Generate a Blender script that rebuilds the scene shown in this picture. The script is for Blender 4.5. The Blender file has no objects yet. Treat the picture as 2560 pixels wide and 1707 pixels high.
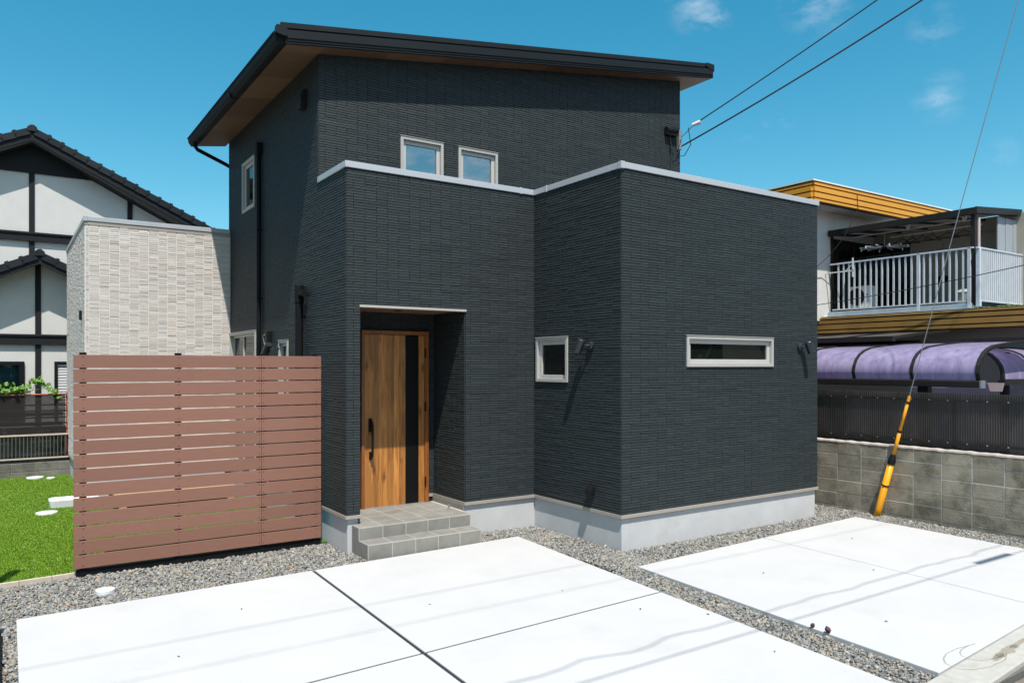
import bpy, bmesh, math, random
import numpy as np
from mathutils import Vector, Matrix, noise as mnoise
random.seed(7); RNG = np.random.default_rng(7)
C = bpy.context.scene.collection
S = bpy.context.scene
R = math.radians

# ------------------------------------------------------------------ camera, sky, sun, exposure
cam = bpy.data.cameras.new('camera'); cam.sensor_width = 36; cam.lens = 26.576
cam.shift_y = 0.0232; cam.clip_start = 0.05; cam.clip_end = 2000
co = bpy.data.objects.new('camera', cam); C.objects.link(co); S.camera = co
co.location = (-6.2126, -6.8741, 2.2460); co.rotation_euler = (R(90), 0, R(-33.86))
CAM = Vector(co.location)

SUN = Vector((-0.40, -1.0, 2.12)).normalized()            # towards the sun
sl = bpy.data.lights.new('sun', 'SUN'); sl.energy = 5.0; sl.angle = R(0.53); sl.color = (1.0, 0.955, 0.89)
so = bpy.data.objects.new('sun', sl); C.objects.link(so); so.rotation_euler = SUN.to_track_quat('Z', 'Y').to_euler()

world = bpy.data.worlds.new('World'); S.world = world; world.use_nodes = True
wt = world.node_tree; wt.nodes.clear()
def wn(t, **kw):
    n = wt.nodes.new(t)
    for k, v in kw.items(): setattr(n, k, v)
    return n
sky = wn('ShaderNodeTexSky', sky_type='NISHITA', sun_disc=False)
sky.sun_elevation = math.asin(SUN.z); sky.sun_rotation = math.atan2(SUN.x, SUN.y)
sky.altitude = 0; sky.air_density = 1.0; sky.dust_density = 1.1; sky.ozone_density = 2.2
hsv = wn('ShaderNodeHueSaturation'); hsv.inputs['Hue'].default_value = 0.468; hsv.inputs['Saturation'].default_value = 1.42; hsv.inputs['Value'].default_value = 1.03
wt.links.new(sky.outputs[0], hsv.inputs['Color'])
tc = wn('ShaderNodeTexCoord')
def wmath(op, a, b=None, c=None):
    n = wn('ShaderNodeMath', operation=op)
    for i, v in enumerate((a, b, c)):
        if v is None: continue
        if isinstance(v, (int, float)): n.inputs[i].default_value = v
        else: wt.links.new(v, n.inputs[i])
    return n.outputs[0]
nz = wn('ShaderNodeTexNoise'); nz.inputs['Scale'].default_value = 22; nz.inputs['Detail'].default_value = 7; nz.inputs['Roughness'].default_value = 0.6
wmap = wn('ShaderNodeMapping'); wmap.inputs['Scale'].default_value = (1, 1, 2.2)
wt.links.new(tc.outputs['Generated'], wmap.inputs[0]); wt.links.new(wmap.outputs[0], nz.inputs['Vector'])
# small fair-weather clouds at their bearings (direction, radius, strength)
def bearing(px, py):
    u = (px - 1280) / 1889.85; v = (912.96 - py) / 1889.85; s, c = math.sin(.9798), math.cos(.9798)
    return Vector((s*u + c, -c*u + s, v)).normalized()
CL = [(bearing(1745, 5), .042, .9), (bearing(1790, 52), .022, .6), (bearing(2050, -10), .05, .9), (bearing(2335, 70), .03, .5), (bearing(2350, 245), .033, .62),
      (bearing(1965, 292), .018, .55), (bearing(1858, 335), .016, .4), (bearing(2505, 390), .022, .4), (bearing(1915, 318), .01, .35),
      (Vector((.40, -.88, .235)).normalized(), .11, 1.5), (Vector((.47, -.84, .285)).normalized(), .07, 1.0), (Vector((.53, -.81, .235)).normalized(), .09, 1.4)]
mask = None
for d, r, k in CL:
    vm = wn('ShaderNodeVectorMath', operation='DISTANCE'); wt.links.new(tc.outputs['Generated'], vm.inputs[0]); vm.inputs[1].default_value = d
    f = wmath('MULTIPLY', wmath('MAXIMUM', wmath('SUBTRACT', 1.0, wmath('DIVIDE', vm.outputs['Value'], r)), 0.0), k * .62)
    mask = f if mask is None else wmath('ADD', mask, f)
puff = wmath('MULTIPLY', mask, wmath('MAXIMUM', wmath('MULTIPLY', wmath('SUBTRACT', nz.outputs[0], 0.42), 2.6), 0.0))
# the broader broken cloud that the upper windows mirror, on the street side of the sky
nb = wn('ShaderNodeTexNoise'); nb.inputs['Scale'].default_value = 8.5; nb.inputs['Detail'].default_value = 6
wt.links.new(wmap.outputs[0], nb.inputs['Vector'])
sx = wn('ShaderNodeSeparateXYZ'); wt.links.new(tc.outputs['Generated'], sx.inputs[0])
south = wmath('MULTIPLY', wmath('MINIMUM', wmath('MAXIMUM', wmath('MULTIPLY', wmath('ADD', sx.outputs[1], 0.15), -2.5), 0.0), 1.0), 0.75)
broad = wmath('MULTIPLY', south, wmath('MINIMUM', wmath('MAXIMUM', wmath('MULTIPLY', wmath('SUBTRACT', nb.outputs[0], 0.44), 4.0), 0.0), 1.0))
fac = wmath('MINIMUM', wmath('ADD', puff, broad), 0.85)
mixc = wn('ShaderNodeMix', data_type='RGBA'); wt.links.new(fac, mixc.inputs[0]); wt.links.new(hsv.outputs[0], mixc.inputs[6]); mixc.inputs[7].default_value = (6.2, 6.6, 7.2, 1)
bg = wn('ShaderNodeBackground'); bg.inputs['Strength'].default_value = 0.122
wo = wn('ShaderNodeOutputWorld'); wt.links.new(mixc.outputs[2], bg.inputs[0]); wt.links.new(bg.outputs[0], wo.inputs[0])
S.view_settings.view_transform = 'Standard'; S.view_settings.look = 'None'; S.view_settings.exposure = 0.35; S.view_settings.gamma = 1.0
S.view_settings.use_curve_mapping = False
S.cycles.max_bounces = 8; S.cycles.transparent_max_bounces = 12; S.cycles.use_denoising = True
S.cycles.caustics_reflective = False; S.cycles.caustics_refractive = False

# ------------------------------------------------------------------ materials
def new_mat(name):
    m = bpy.data.materials.new(name); m.use_nodes = True
    nt = m.node_tree; nt.nodes.clear()
    out = nt.nodes.new('ShaderNodeOutputMaterial'); b = nt.nodes.new('ShaderNodeBsdfPrincipled')
    nt.links.new(b.outputs[0], out.inputs[0])
    return m, nt, b, out
def pmat(name, col, rough=0.6, var=0.12, scale=6.0, bump=0.0, bscale=60.0, metal=0.0, spec=0.5, tint=0.0, tintcol=None, stretch=(1, 1, 1), stain=None, randobj=0.0):
    m, nt, b, out = new_mat(name); L = nt.links.new; N = nt.nodes.new
    pos = N('ShaderNodeNewGeometry'); mp = N('ShaderNodeMapping'); mp.inputs['Scale'].default_value = stretch
    L(pos.outputs['Position'], mp.inputs[0])
    n1 = N('ShaderNodeTexNoise'); n1.inputs['Scale'].default_value = scale; n1.inputs['Detail'].default_value = 6; n1.inputs['Roughness'].default_value = 0.62
    L(mp.outputs[0], n1.inputs['Vector'])
    mr = N('ShaderNodeMapRange'); mr.inputs[1].default_value = 0.25; mr.inputs[2].default_value = 0.75
    mr.inputs[3].default_value = 1 - var; mr.inputs[4].default_value = 1 + var; L(n1.outputs[0], mr.inputs[0])
    fac = mr.outputs[0]
    def mul(a, bb):
        k = N('ShaderNodeMath'); k.operation = 'MULTIPLY'; L(a, k.inputs[0])
        if isinstance(bb, float): k.inputs[1].default_value = bb
        else: L(bb, k.inputs[1])
        return k.outputs[0]
    if tint:
        at = N('ShaderNodeAttribute'); at.attribute_name = 'tint'
        t2 = N('ShaderNodeMapRange'); t2.inputs[3].default_value = 1 - tint; t2.inputs[4].default_value = 1 + tint; L(at.outputs['Fac'], t2.inputs[0])
        fac = mul(fac, t2.outputs[0])
    if randobj:
        oi = N('ShaderNodeObjectInfo'); t3 = N('ShaderNodeMapRange'); t3.inputs[3].default_value = 1 - randobj; t3.inputs[4].default_value = 1 + randobj
        L(oi.outputs['Random'], t3.inputs[0]); fac = mul(fac, t3.outputs[0])
    rgb = N('ShaderNodeRGB'); rgb.outputs[0].default_value = (*col, 1); c0 = rgb.outputs[0]
    if tintcol is not None:
        at2 = N('ShaderNodeAttribute'); at2.attribute_name = 'tint2'
        mx = N('ShaderNodeMix'); mx.data_type = 'RGBA'; L(at2.outputs['Fac'], mx.inputs[0]); L(c0, mx.inputs[6]); mx.inputs[7].default_value = (*tintcol, 1); c0 = mx.outputs[2]
    if stain is not None:                         # (colour, scale, threshold, amount)
        n3 = N('ShaderNodeTexNoise'); n3.inputs['Scale'].default_value = stain[1]; n3.inputs['Detail'].default_value = 8; n3.inputs['Roughness'].default_value = 0.65
        L(mp.outputs[0], n3.inputs['Vector'])
        r3 = N('ShaderNodeMapRange'); r3.inputs[1].default_value = stain[2]; r3.inputs[2].default_value = stain[2] + 0.18; r3.inputs[3].default_value = 0; r3.inputs[4].default_value = stain[3]
        L(n3.outputs[0], r3.inputs[0])
        mx = N('ShaderNodeMix'); mx.data_type = 'RGBA'; L(r3.outputs[0], mx.inputs[0]); L(c0, mx.inputs[6]); mx.inputs[7].default_value = (*stain[0], 1); c0 = mx.outputs[2]
    vm = N('ShaderNodeVectorMath'); vm.operation = 'SCALE'; L(c0, vm.inputs[0]); L(fac, vm.inputs['Scale'])
    L(vm.outputs[0], b.inputs['Base Color'])
    b.inputs['Roughness'].default_value = rough; b.inputs['Metallic'].default_value = metal; b.inputs['Specular IOR Level'].default_value = spec
    rr = N('ShaderNodeMapRange'); rr.inputs[3].default_value = max(0.02, rough - 0.08); rr.inputs[4].default_value = min(1, rough + 0.08); L(n1.outputs[0], rr.inputs[0]); L(rr.outputs[0], b.inputs['Roughness'])
    if bump:
        n2 = N('ShaderNodeTexNoise'); n2.inputs['Scale'].default_value = bscale; n2.inputs['Detail'].default_value = 5; L(mp.outputs[0], n2.inputs['Vector'])
        bp = N('ShaderNodeBump'); bp.inputs['Strength'].default_value = bump; bp.inputs['Distance'].default_value = 0.01; L(n2.outputs[0], bp.inputs['Height']); L(bp.outputs[0], b.inputs['Normal'])
    return m
def glass_mat(name, tintc, refl_ior, clear):
    m, nt, b, out = new_mat(name); L = nt.links.new; N = nt.nodes.new
    nt.nodes.remove(b)
    g = N('ShaderNodeBsdfGlossy'); g.inputs['Roughness'].default_value = 0.01
    t = N('ShaderNodeBsdfTransparent') if clear else N('ShaderNodeBsdfDiffuse'); t.inputs[0].default_value = (*tintc, 1)
    fr = N('ShaderNodeFresnel'); fr.inputs[0].default_value = refl_ior
    ns = N('ShaderNodeTexNoise'); ns.inputs['Scale'].default_value = 1.3; bp = N('ShaderNodeBump'); bp.inputs['Strength'].default_value = 0.02; bp.inputs['Distance'].default_value = 0.02
    ge = N('ShaderNodeNewGeometry'); L(ge.outputs['Position'], ns.inputs['Vector']); L(ns.outputs[0], bp.inputs['Height']); L(bp.outputs[0], g.inputs['Normal'])
    mx = N('ShaderNodeMixShader'); L(fr.outputs[0], mx.inputs[0]); L(t.outputs[0], mx.inputs[1]); L(g.outputs[0], mx.inputs[2]); L(mx.outputs[0], out.inputs[0])
    return m
def wood_mat(name, c1, c2, rough=0.45, axis='Z', scale=1.0, knots=True):
    m, nt, b, out = new_mat(name); L = nt.links.new; N = nt.nodes.new
    pos = N('ShaderNodeNewGeometry'); mp = N('ShaderNodeMapping')
    st = {'Z': (14, 14, 1.1), 'X': (1.0, 14, 14), 'Y': (14, 1.0, 14)}[axis]; mp.inputs['Scale'].default_value = tuple(v * scale for v in st)
    L(pos.outputs['Position'], mp.inputs[0])
    n1 = N('ShaderNodeTexNoise'); n1.inputs['Scale'].default_value = 1.6; n1.inputs['Detail'].default_value = 7; n1.inputs['Distortion'].default_value = 0.9; n1.inputs['Roughness'].default_value = 0.6; L(mp.outputs[0], n1.inputs['Vector'])
    cr = N('ShaderNodeValToRGB'); cr.color_ramp.elements[0].position = 0.33; cr.color_ramp.elements[0].color = (*c2, 1); cr.color_ramp.elements[1].position = 0.66; cr.color_ramp.elements[1].color = (*c1, 1)
    L(n1.outputs[0], cr.inputs[0]); c0 = cr.outputs[0]
    at = N('ShaderNodeAttribute'); at.attribute_name = 'tint'
    t2 = N('ShaderNodeMapRange'); t2.inputs[3].default_value = 0.72; t2.inputs[4].default_value = 1.28; L(at.outputs['Fac'], t2.inputs[0])
    vm = N('ShaderNodeVectorMath'); vm.operation = 'SCALE'; L(c0, vm.inputs[0]); L(t2.outputs[0], vm.inputs['Scale']); c0 = vm.outputs[0]
    if knots:
        mp2 = N('ShaderNodeMapping'); mp2.inputs['Scale'].default_value = (7.0, 7.0, 2.6); L(pos.outputs['Position'], mp2.inputs[0])
        vo = N('ShaderNodeTexVoronoi'); vo.inputs['Scale'].default_value = 0.8; L(mp2.outputs[0], vo.inputs['Vector'])
        nk = N('ShaderNodeTexNoise'); nk.inputs['Scale'].default_value = 9; L(mp2.outputs[0], nk.inputs['Vector'])
        ad = N('ShaderNodeMath'); ad.operation = 'MULTIPLY_ADD'; L(nk.outputs[0], ad.inputs[0]); ad.inputs[1].default_value = 0.14; L(vo.outputs['Distance'], ad.inputs[2])
        kr = N('ShaderNodeMapRange'); kr.inputs[1].default_value = 0.12; kr.inputs[2].default_value = 0.27; kr.inputs[3].default_value = 0.75; kr.inputs[4].default_value = 0.0; L(ad.outputs[0], kr.inputs[0])
        mx = N('ShaderNodeMix'); mx.data_type = 'RGBA'; L(kr.outputs[0], mx.inputs[0]); L(c0, mx.inputs[6]); mx.inputs[7].default_value = (c2[0]*.25, c2[1]*.22, c2[2]*.2, 1); c0 = mx.outputs[2]
    L(c0, b.inputs['Base Color']); b.inputs['Roughness'].default_value = rough
    bp = N('ShaderNodeBump'); bp.inputs['Strength'].default_value = 0.12; bp.inputs['Distance'].default_value = 0.004; L(n1.outputs[0], bp.inputs['Height']); L(bp.outputs[0], b.inputs['Normal'])
    return m

M = {}
M['tile'] = pmat('charcoal_siding', (.0245, .0318, .0322), .62, .10, 30, .35, 160, tint=.15, tintcol=(.0235, .029, .0345), spec=.33)
M['wallback'] = pmat('charcoal_backing', (.006, .007, .008), .9, .1)
M['beige'] = pmat('beige_siding', (.61, .57, .535), .75, .08, 20, .35, 90, tint=.10, tintcol=(.59, .51, .45), stretch=(1, 1, 3))
M['beigeback'] = pmat('beige_backing', (.72, .72, .70), .85, .06)
M['founda'] = pmat('foundation_render', (.485, .487, .487), .85, .08, 3, .15, 120, stain=((.33, .33, .31), 2.2, .56, .35))
M['trim'] = pmat('drip_edge', (.32, .29, .255), .5, .05)
M['coping'] = pmat('coping_metal', (.43, .445, .47), .42, .05, 2, metal=.1)
M['frame'] = pmat('window_frame', (.40, .385, .355), .42, .04)
M['framein'] = pmat('window_sash', (.47, .455, .43), .40, .04)
M['roof'] = pmat('roof_metal', (.012, .014, .016), .55, .12, 3, spec=.2)
M['fascia'] = pmat('fascia_metal', (.012, .0155, .018), .6, .10, 3, spec=.15)
M['soffit'] = wood_mat('soffit_wood', (.20, .115, .065), (.155, .085, .046), .6, 'X', .8, False)
M['blackm'] = pmat('black_metal', (.0075, .0085, .0095), .6, .1, 8, spec=.12)
M['blackp'] = pmat('black_plastic', (.009, .0095, .010), .5, .1, spec=.2)
M['door'] = wood_mat('door_wood', (.47, .20, .048), (.23, .082, .016), .42, 'Z', 1.0, True)
M['doorframe'] = wood_mat('door_frame_wood', (.30, .105, .024), (.17, .055, .012), .42, 'Z', 1.0, False)
M['lampmetal'] = pmat('lamp_metal', (.018, .023, .030), .32, .1, 8, spec=.6)
M['barmetal'] = pmat('dull_bar_metal', (.095, .090, .08), .5, .15, 8)
M['oldblock'] = pmat('weathered_block', (.155, .148, .125), .92, .3, 4, .6, 80, randobj=.2, stain=((.06, .058, .045), 3.5, .48, .8))
M['doorblack'] = pmat('door_black_panel', (.006, .006, .006), .4, .1, spec=.15)
M['winglass'] = glass_mat('window_glass', (.010, .014, .014), 5.6, False)
M['darkglass'] = glass_mat('lower_window_glass', (.007, .009, .008), 1.7, False)
M['lampglass'] = glass_mat('clear_glass', (.75, .85, .85), 1.45, True)
M['paver'] = pmat('paving_tile', (.215, .207, .185), .7, .16, 7, .15, 80, tint=.10, stain=((.165, .157, .132), 5.0, .5, .5))
M['grout'] = pmat('grout', (.40, .385, .35), .9, .1)
M['wpc'] = pmat('composite_board', (.228, .108, .074), .68, .07, 40, .12, 300, tint=.05, randobj=.06, stretch=(.15, 1, 1))
M['conc'] = pmat('white_concrete', (.470, .465, .460), .85, .05, 1.1, .15, 130, stain=((.42, .413, .40), 1.3, .54, .6))
M['joint'] = pmat('joint_filler', (.02, .02, .025), .9)
M['kerb'] = pmat('kerb_concrete', (.40, .385, .35), .9, .14, 9, .3, 90, stain=((.29, .265, .22), 4, .56, .6))
M['road'] = pmat('asphalt', (.16, .14, .115), .95, .3, 8, .5, 120)
M['earth'] = pmat('gravel_bed', (.11, .105, .095), .95, .3, 20, .5, 60)
M['turfbase'] = pmat('turf_backing', (.06, .11, .012), .95, .3, 8)
M['white'] = pmat('white_resin', (.66, .67, .68), .4, .03)
M['edging'] = pmat('edging_board', (.50, .42, .34), .8, .12, 12)
M['block'] = pmat('concrete_block', (.262, .236, .182), .92, .28, 4.5, .8, 70, randobj=.17, stain=((.105, .095, .070), 3.6, .47, .8))
M['mortar'] = pmat('mortar', (.40, .39, .36), .95, .15, 10, .3, 60)
M['blocktop'] = pmat('wall_cap_mortar', (.46, .40, .35), .95, .2, 9, .6, 60)
M['smoke'] = pmat('smoked_sheet', (.055, .047, .043), .30, .45, 1.3, spec=.6)
M['bronze'] = pmat('bronze_aluminium', (.020, .018, .0165), .5, .15, 8, spec=.3)
M['chrome'] = pmat('bolt_steel', (.5, .5, .48), .35, .1, metal=.8)
M['yellow'] = pmat('yellow_plastic', (.80, .335, .008), .38, .04, 8)
M['steel'] = pmat('galvanised_wire', (.30, .33, .36), .5, .1, metal=.5)
M['cable'] = pmat('black_cable', (.012, .014, .018), .5)
M['plaster'] = pmat('white_plaster', (.56, .55, .525), .9, .05, 4, .25, 220)
M['timber'] = pmat('charcoal_timber', (.014, .0155, .018), .65, .2, 6, stretch=(1, 1, .3), spec=.18)
M['rooftile'] = pmat('black_roof_tile', (.014, .0155, .018), .45, .25, 10, randobj=.25, spec=.3)
M['curtain'] = pmat('teal_curtain', (.10, .22, .24), .9, .15, 5, stretch=(4, 4, .3))
M['shutter'] = pmat('shutter_slat', (.70, .70, .70), .5, .03)
M['net'] = None
M['rustpipe'] = pmat('orange_painted_pipe', (.38, .085, .035), .6, .35, 9, stain=((.07, .035, .025), 5, .5, .9))
M['oldwall'] = pmat('stained_concrete', (.17, .165, .135), .95, .5, 4, .4, 60, stain=((.025, .025, .02), 3, .47, .95))
M['mustard'] = pmat('mustard_cladding', (.66, .30, .030), .5, .06, 3)
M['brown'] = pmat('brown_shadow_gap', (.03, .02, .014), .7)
M['nwall'] = pmat('neighbour_wall', (.60, .585, .555), .85, .08, 2, .1, 80, stain=((.46, .43, .38), 1.2, .55, .5))
M['nwall2'] = pmat('neighbour_beige_panel', (.34, .31, .25), .7, .08, 2)
M['nsoffit'] = pmat('neighbour_soffit', (.44, .42, .40), .8, .08, 3)
M['nsheet'] = pmat('grey_sheet', (.30, .33, .36), .55, .15, 3, stretch=(1, 1, .2))
M['rail'] = pmat('pale_blue_aluminium', (.60, .635, .68), .4, .10, 6, metal=.15, stain=((.38, .34, .30), 9, .62, .5))
M['steelbeam'] = pmat('painted_steel', (.34, .40, .44), .5, .15, 5)
M['rustwhite'] = pmat('rusty_white_sheet', (.62, .60, .57), .7, .1, 5, stain=((.40, .16, .06), 3.0, .58, .8), stretch=(1, 1, .5))
M['acwhite'] = pmat('unit_casing', (.84, .83, .80), .5, .05)
M['rod'] = pmat('laundry_rod', (.55, .52, .46), .3, .1, metal=.6)
M['pink'] = pmat('pinkish_pipe', (.50, .40, .38), .6, .1)
M['moss'] = pmat('moss', (.06, .11, .02), .95, .5, 14)
M['leaf'] = pmat('vine_leaf', (.115, .235, .022), .5, .3, 20, randobj=.35)
M['stem'] = pmat('vine_stem', (.12, .16, .05), .8)
M['treeleaf'] = pmat('tree_foliage', (.030, .060, .018), .8, .4, 4)
M['orangewood'] = wood_mat('deck_wood', (.55, .34, .20), (.42, .25, .14), .7, 'X', 1, False)
M['drygrit'] = pmat('brown_seed', (.06, .025, .02), .7, .3, 60)
M['stainmat'] = pmat('dried_mud_mark', (.30, .265, .205), .95, .25, 14)
def trans_mat(name, col, alpha, transl, rough=.35, stain=None, st=(5.0, 5.0, .7)):
    m, nt, b, out = new_mat(name); L = nt.links.new; N = nt.nodes.new
    pos = N('ShaderNodeNewGeometry'); mp = N('ShaderNodeMapping'); mp.inputs['Scale'].default_value = st; L(pos.outputs['Position'], mp.inputs[0])
    n1 = N('ShaderNodeTexNoise'); n1.inputs['Scale'].default_value = 1.6; n1.inputs['Detail'].default_value = 9; n1.inputs['Roughness'].default_value = .7; L(mp.outputs[0], n1.inputs['Vector'])
    cr = N('ShaderNodeValToRGB'); cr.color_ramp.elements[0].position = .30; cr.color_ramp.elements[0].color = (*(stain or col), 1); cr.color_ramp.elements[1].position = .62; cr.color_ramp.elements[1].color = (*col, 1); L(n1.outputs[0], cr.inputs[0])
    L(cr.outputs[0], b.inputs['Base Color']); b.inputs['Roughness'].default_value = rough
    tl = N('ShaderNodeBsdfTranslucent'); L(cr.outputs[0], tl.inputs[0])
    mx = N('ShaderNodeMixShader'); mx.inputs[0].default_value = transl; L(b.outputs[0], mx.inputs[1]); L(tl.outputs[0], mx.inputs[2])
    tr = N('ShaderNodeBsdfTransparent'); m2 = N('ShaderNodeMixShader'); m2.inputs[0].default_value = alpha; L(tr.outputs[0], m2.inputs[1]); L(mx.outputs[0], m2.inputs[2]); L(m2.outputs[0], out.inputs[0])
    return m
M['purple'] = trans_mat('lilac_polycarbonate', (.55, .49, .73), .93, .46, .28, (.33, .255, .48))
M['net'] = trans_mat('shading_net', (.030, .026, .024), .66, .15, .9, (.016, .014, .013), (.3, .3, 6.0))
M['smoke'] = trans_mat('smoked_sheet', (.062, .052, .047), .90, .12, .34, (.020, .018, .017), (1.2, 1.2, .8))
M['mud'] = trans_mat('dried_mud', (.33, .29, .22), .42, .0, .95, (.24, .20, .14))
M['mudsmear'] = trans_mat('mud_smear', (.34, .29, .20), .40, .0, .95, (.26, .21, .14), (7, 7, 7))
M['mustard_dark'] = pmat('dark_mustard_cladding', (.30, .165, .038), .6, .14, 3, stain=((.16, .09, .03), 1.6, .5, .6))  # darker, browner mustard with brown blotches, for the lower fascia bands
M['clearroof'] = trans_mat('grey_polycarbonate', (.12, .11, .105), 1.0, .15, .35, (.07, .065, .06))

# ------------------------------------------------------------------ building helpers
class MB:
    def __init__(s): s.v = []; s.f = []; s.t = []; s.t2 = []
    def add(s, vs, fs, t=.5, t2=0.0):
        o = len(s.v); s.v += [tuple(v) for v in vs]; s.f += [tuple(i + o for i in f) for f in fs]
        s.t += [t] * len(fs); s.t2 += [t2] * len(fs); return s
    def box(s, x0, x1, y0, y1, z0, z1, t=.5, t2=0.0, shear=None):
        vs = [(x, y, z) for x in (x0, x1) for y in (y0, y1) for z in (z0, z1)]
        if shear: vs = [(x, y, z + shear(x, y)) for x, y, z in vs]
        return s.add(vs, [(0,1,3,2), (4,6,7,5), (0,4,5,1), (2,3,7,6), (0,2,6,4), (1,5,7,3)], t, t2)
    def prism(s, poly, a0, a1, axis='Y', t=.5):             # poly: 2-D outline; extruded along axis
        n = len(poly)
        def P(p, a): return {'Y': (p[0], a, p[1]), 'X': (a, p[0], p[1]), 'Z': (p[0], p[1], a)}[axis]
        vs = [P(p, a0) for p in poly] + [P(p, a1) for p in poly]
        fs = [tuple(range(n)), tuple(range(2*n - 1, n - 1, -1))] + [(i, i + n, (i + 1) % n + n, (i + 1) % n) for i in range(n)]
        return s.add(vs, fs, t)
    def tube(s, pts, r, n=8, cap=True, t=.5):
        pts = [Vector(p) for p in pts]; rs = r if isinstance(r, (list, tuple)) else [r] * len(pts)
        vs = []; fs = []; up = None
        for i, p in enumerate(pts):
            d = (pts[min(i + 1, len(pts) - 1)] - pts[max(i - 1, 0)]).normalized()
            if up is None or abs(up.dot(d)) > .95: up = Vector((0, 0, 1)) if abs(d.z) < .9 else Vector((1, 0, 0))
            a = d.cross(up).normalized(); b = a.cross(d).normalized(); up = b
            vs += [p + (a * math.cos(k * 2 * math.pi / n) + b * math.sin(k * 2 * math.pi / n)) * rs[i] for k in range(n)]
        for i in range(len(pts) - 1):
            for k in range(n): fs.append((i*n + k, i*n + (k + 1) % n, (i + 1)*n + (k + 1) % n, (i + 1)*n + k))
        if cap: fs += [tuple(range(n - 1, -1, -1)), tuple(range((len(pts) - 1)*n, len(pts)*n))]
        return s.add(vs, fs, t)
    def mesh(s, name, mat, off=(0, 0, 0)):
        me = bpy.data.meshes.new(name); ox, oy, oz = off
        me.from_pydata([(x - ox, y - oy, z - oz) for x, y, z in s.v], [], s.f); me.materials.append(mat)
        a = me.attributes.new('tint', 'FLOAT', 'FACE'); a.data.foreach_set('value', s.t)
        if any(s.t2): a = me.attributes.new('tint2', 'FLOAT', 'FACE'); a.data.foreach_set('value', s.t2)
        bm = bmesh.new(); bm.from_mesh(me); bmesh.ops.recalc_face_normals(bm, faces=bm.faces); bm.to_mesh(me); bm.free()
        return me
ORG = {}
def org(o): return ORG.get(o.name, Vector((0, 0, 0)))
def thing(name, label, cat, loc, group=None, kind=None):
    o = bpy.data.objects.new(name, None); o.empty_display_size = .2; C.objects.link(o); o.location = loc; ORG[o.name] = Vector(loc)
    o['label'] = label; o['category'] = cat
    if group: o['group'] = group
    if kind: o['kind'] = kind
    return o
def obj(name, mb, mat, parent=None, bevel=0, smooth=False, kind=None, label=None, seg=2):
    off = org(parent) if parent else Vector((0, 0, 0))
    o = bpy.data.objects.new(name, mb.mesh(name, mat, off)); C.objects.link(o)
    if parent: o.parent = parent; ORG[o.name] = off
    if kind: o['kind'] = kind
    if label: o['label'] = label
    if smooth: o.data.polygons.foreach_set('use_smooth', [True] * len(o.data.polygons))
    if bevel:
        b = o.modifiers.new('bevel', 'BEVEL'); b.width = bevel; b.segments = seg; b.limit_method = 'ANGLE'; b.angle_limit = R(35)
    return o
def solo(name, mb, mat, label, cat, loc, group=None, **kw):
    o = obj(name, mb, mat, None, **kw); o['label'] = label; o['category'] = cat
    l = Vector(loc); o.data.transform(Matrix.Translation(-l)); o.location = l; ORG[o.name] = l
    if group: o['group'] = group
    return o
def structure(name, mb, mat, **kw): return obj(name, mb, mat, None, kind='structure', **kw)
def inst(name, mesh, parent, loc, rot=None, scale=None):
    o = bpy.data.objects.new(name, mesh); C.objects.link(o); o.parent = parent; o.location = Vector(loc) - org(parent)
    if rot: o.rotation_euler = rot
    if scale: o.scale = scale
    return o
def copy_tree(src, loc, label, group=None):
    r = src.copy(); C.objects.link(r); r.location = loc; r['label'] = label
    if group: r['group'] = group
    for ch in list(src.children):
        c = ch.copy(); C.objects.link(c); c.parent = r
        for g in ch.children:
            d = g.copy(); C.objects.link(d); d.parent = c
    return r

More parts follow.
